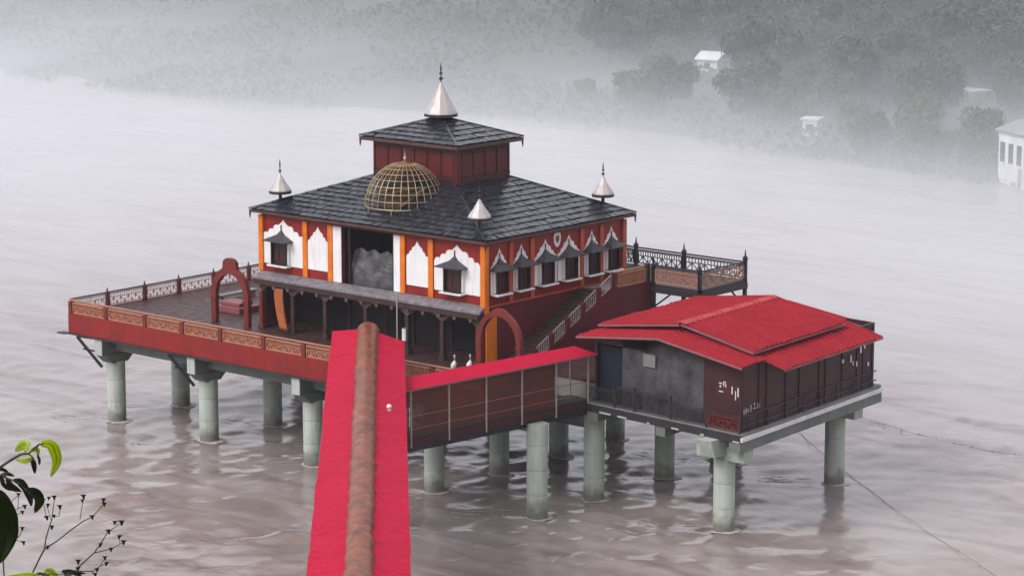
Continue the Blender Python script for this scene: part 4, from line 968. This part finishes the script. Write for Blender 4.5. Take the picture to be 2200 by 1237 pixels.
for a, b_ in (((985, 812), (965, 790)), ((1005, 962), (1000, 910)), ((655, 1190), (655, 1110)), ((840, 1150), (880, 1085)), ((760, 1195), (800, 1222))): stem(s2, [a, b_], .0008, .0006, 6.15)
for q in ((842, 972, 1.2), (910, 860, 1.4), (962, 785, 1.2), (1020, 785, 1.5), (932, 1010, 1.2), (1036, 950, 1.4), (1000, 905, 1.2), (655, 1112, 1.4), (655, 1172, 1.2), (812, 1182, 1.2), (893, 1130, 1.2), (880, 1082, 1.2), (797, 1222, 1.2), (545, 1195, 1.3)): seed(s2, *q, d=6.15)
s3 = plant('seed_stalk', 40, 1000, 'short dry seed stalk poking out behind the big dark shrub leaf', 'plant', d=6.2)
rooted(s3, [(20, 1000), (75, 950), (128, 930), (165, 895), (190, 840)], .0016, .0008, 6.2); stem(s3, [(128, 930), (195, 955)], .0009, .0007, 6.2)
stem(s3, [(40, 800), (90, 715), (150, 670), (205, 650)], .0012, .0007, 6.2); stem(s3, [(30, 700), (70, 640), (150, 560)], .0012, .0007, 6.2); stem(s3, [(150, 670), (155, 560)], .001, .0007, 6.2); stem(s3, [(20, 1000), (30, 880), (40, 800), (30, 700)], .0014, .001, 6.2); stem(s3, [(90, 745), (185, 700)], .0009, .0007, 6.2)
for q in ((127, 925, 1.5), (197, 955, 1.2), (188, 836, 1.2), (207, 652, 1.3), (188, 700, 1.1), (75, 640, 1.2), (155, 552, 1.1), (92, 718, 1.1)): seed(s3, *q, d=6.2)
s4 = plant('low_weed', 380, 1260, 'low weed with one lime tip at the very foot of the seed stalks', 'plant', d=6.05)
rooted(s4, [(330, 1262), (370, 1225), (430, 1215)], .002, .001, 6.05)
leaf(s4, [(370, 1225), (410, 1185), (470, 1240), (500, 1290)], 62, 'lime', 6.05); leaf(s4, [(330, 1240), (240, 1222), (60, 1236)], 42, 'lime', 6.05)
leaf(s4, [(420, 1235), (340, 1215), (260, 1232)], 26, 'leaf', 6.0); leaf(s4, [(520, 1195), (600, 1200), (690, 1240)], 45, 'leaf', 6.05); leaf(s4, [(540, 1240), (600, 1205), (720, 1215)], 34, 'leaf', 6.05)
stem(s4, [(430, 1215), (490, 1225), (540, 1220)], .0012, .0008, 6.05)

# ------------------------------------------------------------------ far bank: huts and woods
def on_hill(px, py):
    d = ray(px, py); t_ = 230.0
    while t_ < 700:
        p = CAM+d*t_
        if p.z <= max(hill_z(p.x, p.y), 0): return p
        t_ += .8
    return CAM+d*700
M['hutwall'] = mat('whitewash', (.70, .70, .72), (.55, .56, .58), rough=.7, scale=.8, streak=.3)
M['hutroof'] = mat('pale_roof', (.66, .67, .70), (.5, .5, .54), rough=.5, scale=.8)
M['huttin'] = mat('grey_roof', (.28, .28, .30), rough=.5, scale=.8)
def hut(px, py, w, dp, h, rz, lab, roofm='hutroof', flat=False, nwin=1):
    p = on_hill(px, py); t = thing('far_house', (p.x, p.y, p.z-.3), lab, 'house')
    c, s_ = math.cos(rz), math.sin(rz)
    F = lambda x, y, z: (p.x+c*x-s_*y, p.y+s_*x+c*y, p.z-.3+z)
    MB(F).box(-dp/2, dp/2, -w/2, w/2, 0, h).build('wall', 'hutwall', t)
    if flat: MB(F).box(-dp/2-.25, dp/2+.25, -w/2-.25, w/2+.25, h+.003, h+.2).build('roof', roofm, t)
    else: MB(F).prism([(-dp/2-.35, -w/2-.3, h-.15), (0, -w/2-.3, h+.75), (dp/2+.35, -w/2-.3, h-.15), (dp/2+.35, -w/2-.3, h+.0), (0, -w/2-.3, h+.9), (-dp/2-.35, -w/2-.3, h+.0)], (0, w+.6, 0)).build('roof', roofm, t)
    for k in range(nwin):
        y = -w/2+w*(k+.5)/nwin
        o = MB(F).box(-dp/2-.05, -dp/2-.003, y-.45, y+.45, h*.42, h*.78).build('window', 'iron', t)
        MB(F).box(-dp/2-.12, -dp/2-.053, y-.55, y+.55, h*.37, h*.415).build('sill', 'hutwall', o)
    MB(F).box(-dp/2-.04, -dp/2-.003, -w/2+.2, -w/2+.95, .2, h*.36).build('door', 'huttin', t)
hut(1532, 156, 3.0, 3.4, 2.2, math.radians(8), 'small whitewashed hut with pale gable roof above the far trees')
hut(1744, 290, 1.7, 2.0, 2.1, math.radians(20), 'tiny white block of a house low among the far trees', flat=True)
hut(2084, 212, 3.2, 3, 1.2, math.radians(-10), 'long low shed with a pale roof on the far slope', flat=True)
hut(2216, 392, 5.0, 5, 5.6, math.radians(-30), 'tall white house with dark window slots at the far waterside', 'huttin', nwin=3)
hut(1832, 22, 3.6, 3, 2.6, math.radians(5), 'white house high up in the mist above the far woods', 'huttin', nwin=2)
hut(2000, 6, 3.4, 3, 2.2, math.radians(5), 'pale shed on the hilltop faint in the mist', flat=True)
# trees: four kinds of crown, each tree its own thing
M['crown_a'] = leafmat('crown_dark', (.060, .078, .042), (.040, .055, .032), .3)
M['crown_b'] = leafmat('crown_olive', (.100, .120, .050), (.065, .082, .036), .3)
def tree_mesh(seed_, hgt, wid, nleaf, lobes):
    rg = random.Random(seed_)
    L_ = [(rg.uniform(-.5, .5)*wid, rg.uniform(-.5, .5)*wid, hgt*rg.uniform(.36, .88), wid*rg.uniform(.22, .40)) for _ in range(lobes)]
    L_.append((0, 0, hgt*.8, wid*.33))
    m = MB()
    for k in range(nleaf):
        x, y, z, r_ = rg.choice(L_); v = Vector((rg.gauss(0, 1), rg.gauss(0, 1), rg.gauss(0, .8))).normalized()*r_*rg.uniform(.55, 1.06)
        c = Vector((x, y, z))+v; n_ = (v.normalized()+Vector((rg.gauss(0, .5), rg.gauss(0, .5), rg.gauss(0, .5)+.3))).normalized()
        u = n_.orthogonal().normalized(); w_ = n_.cross(u); s_ = rg.uniform(.22, .50)*(hgt/7)**.5; a = rg.uniform(0, 6.3)
        e1 = (u*math.cos(a)+w_*math.sin(a))*s_; e2 = (w_*math.cos(a)-u*math.sin(a))*s_*.62
        m.face([tuple(c-e1), tuple(c-e2+e1*.2), tuple(c+e1), tuple(c+e2+e1*.1)])
    tk = MB().tube([(0, 0, -.6), (.05, .03, hgt*.2), (-.05, .06, hgt*.42), (.04, 0, hgt*.75)], [wid*.055, wid*.042, wid*.032, wid*.012], 7)
    for x, y, z, r_ in L_: tk.tube([(-.03, .04, hgt*.30), (x*.5, y*.5, z*.72), (x, y, z)], [wid*.022, wid*.015, wid*.006], 5)
    return m, tk
protos = []
for k, (hg, wi, nl, lb, mm) in enumerate(((7.5, 5.2, 2600, 7, 'crown_a'), (6.0, 5.6, 2400, 7, 'crown_b'), (9.5, 5.0, 3000, 8, 'crown_a'), (4.0, 4.4, 1600, 5, 'crown_b'), (8.0, 6.4, 3000, 9, 'crown_a'))):
    c_, t_ = tree_mesh(50+k, hg, wi, nl, lb)
    co = c_.build('crown', mm, recalc=False); to = t_.build('trunk', 'bark')
    protos.append((co, to))
rt_ = random.Random(11)
TL = ['tall dark tree in the misty far woods', 'rounded olive green tree in the misty far woods', 'very tall narrow dark tree in the misty far woods', 'low olive bush on the misty far bank', 'broad dark spreading tree in the misty far woods']
placed = []; used = set(); ntree = 0
for _ in range(2600):
    if ntree >= 290: break
    px = 2290-880*rt_.random()**1.15 if rt_.random() < .93 else rt_.uniform(1250, 1500)
    lim = 175 if px < 900 else 175+(px-900)/1300*215
    py = rt_.uniform(-120, lim)
    if 1450 < px < 1610 and 110 < py < 330: continue
    if 1690 < px < 1795 and 245 < py < 460: continue
    if px > 2130 and py > 255: continue
    if 2020 < px < 2145 and 190 < py < 330: continue
    if 1795 < px < 1870 and 0 < py < 70: continue
    p = on_hill(px, py)
    if hill_z(p.x, p.y) < .15 or any((p.x-q[0])**2+(p.y-q[1])**2 < 5.5 for q in placed): continue
    placed.append((p.x, p.y)); k = rt_.choice((0, 1, 2, 4, 4, 0, 3)) if py < lim-40 else rt_.choice((1, 3, 3, 1, 0))
    co, to = protos[k]; s_ = rt_.uniform(.5, .95)
    t = thing('bush' if k == 3 else 'tree', (p.x, p.y, hill_z(p.x, p.y)-.15), TL[k], 'bush' if k == 3 else 'tree', 'far bank '+('bushes' if k == 3 else 'trees'))
    t.rotation_euler = (0, 0, rt_.uniform(0, 6.28)); t.scale = (s_, s_, s_*rt_.uniform(.9, 1.1))
    if k not in used: a, b_ = co, to; used.add(k)
    else:
        a, b_ = co.copy(), to.copy(); COL.objects.link(a); COL.objects.link(b_)
    a.parent = t; b_.parent = t; ntree += 1
for k, (co, to) in enumerate(protos):
    if k not in used: bpy.data.objects.remove(co); bpy.data.objects.remove(to)

MIST_D, MIST_H0, MIST_H1, MIST_C = .038, 3.8, 4.0, .00065
# scrub filling the ground between the far trees
ur = np.random.default_rng(8); NQ = 52000
uy = ur.uniform(5, 330, NQ); ud = ur.random(NQ)**1.2*150+1.0
clump = np.array([noise.noise(Vector((float(d_)*.05, float(y_)*.05, 5))) for d_, y_ in zip(ud, uy)])
keep = clump > -.18; uy, ud, clump = uy[keep], ud[keep], clump[keep]
ux = 131+5*np.sin(uy*.021+.6)+3*np.sin(uy*.057+2)-np.maximum(0, 115-uy)*.13+ud
uz = np.array([hill_z(float(a), float(b_)) for a, b_ in zip(ux, uy)])+ur.random(len(ux))*(.5+1.6*np.clip(clump+.2, 0, 1))
nq = len(ux); c_ = np.stack([ux, uy, uz], -1)
e1 = ur.normal(size=(nq, 3)); e1 /= np.linalg.norm(e1, axis=1, keepdims=True); e2 = np.cross(e1, ur.normal(size=(nq, 3))); e2 /= np.linalg.norm(e2, axis=1, keepdims=True)
sz = ur.uniform(.25, .65, (nq, 1)); e1 *= sz; e2 *= sz*.6
uv_ = np.stack([c_-e1, c_-e2, c_+e1, c_+e2], 1).reshape(-1, 3)
M['scrub'] = leafmat('far_scrub', (.085, .100, .048), (.050, .062, .034), .3)
ug = grid_mesh('undergrowth', uv_, np.arange(nq*4).reshape(-1, 4), M['scrub'], False); tag(ug, kind='stuff')

# ------------------------------------------------------------------ misty air
hz = BX(-300, 570, -330, 730, -6, 78).build('haze', 'white'); tag(hz, kind='stuff')
hm = bpy.data.materials.new('mist_air'); hm.use_nodes = True; n = hm.node_tree.nodes; n.remove(n['Principled BSDF'])
pvn = n.new('ShaderNodeVolumePrincipled'); pvn.inputs['Color'].default_value = (.84, .90, 1.0, 1); pvn.inputs['Density'].default_value = .00013
pvn.inputs['Anisotropy'].default_value = .1
hm.node_tree.links.new(pvn.outputs[0], n['Material Output'].inputs['Volume'])
hz.data.materials.clear(); hz.data.materials.append(hm); hz.display_type = 'WIRE'
# mist lying on the water behind and beside the temple and rising up the far hills: thins with height
mm = bpy.data.materials.new('river_mist'); mm.use_nodes = True; n = mm.node_tree.nodes; L = mm.node_tree.links; n.remove(n['Principled BSDF'])
def MN(op, *ins, clamp=False):
    q = n.new('ShaderNodeMath'); q.operation = op; q.use_clamp = clamp
    for i, v in enumerate(ins):
        if isinstance(v, (int, float)): q.inputs[i].default_value = v
        else: L.new(v, q.inputs[i])
    return q.outputs[0]
def MR(v, a, b_, c, d, smooth=False):
    q = n.new('ShaderNodeMapRange'); q.interpolation_type = 'SMOOTHSTEP' if smooth else 'LINEAR'
    L.new(v, q.inputs['Value'])
    for k, x in zip(('From Min', 'From Max', 'To Min', 'To Max'), (a, b_, c, d)): q.inputs[k].default_value = x
    return q.outputs[0]
geo = n.new('ShaderNodeNewGeometry'); sx = n.new('ShaderNodeSeparateXYZ'); L.new(geo.outputs['Position'], sx.inputs[0])
px_, py_, pz_ = sx.outputs
tt = MN('ADD', MN('MULTIPLY', MN('SUBTRACT', px_, 5), FWH.x), MN('MULTIPLY', MN('SUBTRACT', py_, 5), FWH.y))
ss = MN('ADD', MN('MULTIPLY', MN('SUBTRACT', px_, 5), RTH.x), MN('MULTIPLY', MN('SUBTRACT', py_, 5), RTH.y))
edge = MR(MN('ADD', tt, MN('ADD', MN('MULTIPLY', MN('MAXIMUM', ss, 0), 1.3), MN('MULTIPLY', MN('MINIMUM', ss, 0), -.15))), 26, 70, 0, 1, True)
hgt_ = MR(py_, 70, 210, MIST_H0, MIST_H1, True)
den = MN('MULTIPLY', MN('EXPONENT', MN('MULTIPLY', MN('DIVIDE', MN('MAXIMUM', pz_, 0), hgt_), -1)), MIST_D)
nz = n.new('ShaderNodeTexNoise'); nz.inputs['Scale'].default_value = .022; nz.inputs['Detail'].default_value = 3; L.new(geo.outputs['Position'], nz.inputs['Vector'])
den = MN('MULTIPLY', den, MR(nz.outputs['Fac'], .3, .7, .55, 1.45))
den = MN('MULTIPLY', MN('ADD', den, MIST_C), edge)
v = n.new('ShaderNodeVolumePrincipled'); v.inputs['Color'].default_value = (.925, .95, 1.0, 1); L.new(den, v.inputs['Density'])
L.new(v.outputs[0], n['Material Output'].inputs['Volume'])
poly = [(26, 0), (-40, 50.8), (-40, 150), (330, 230), (330, -330), (0, -173)]
def TS(t_, s_, z): p = Vector((5, 5, 0))+FWH*t_+RTH*s_; return (p.x, p.y, z)
hz2 = MB().prism([TS(t_, s_, -1.5) for t_, s_ in poly], (0, 0, 62)).build('haze', mm); tag(hz2, kind='stuff')
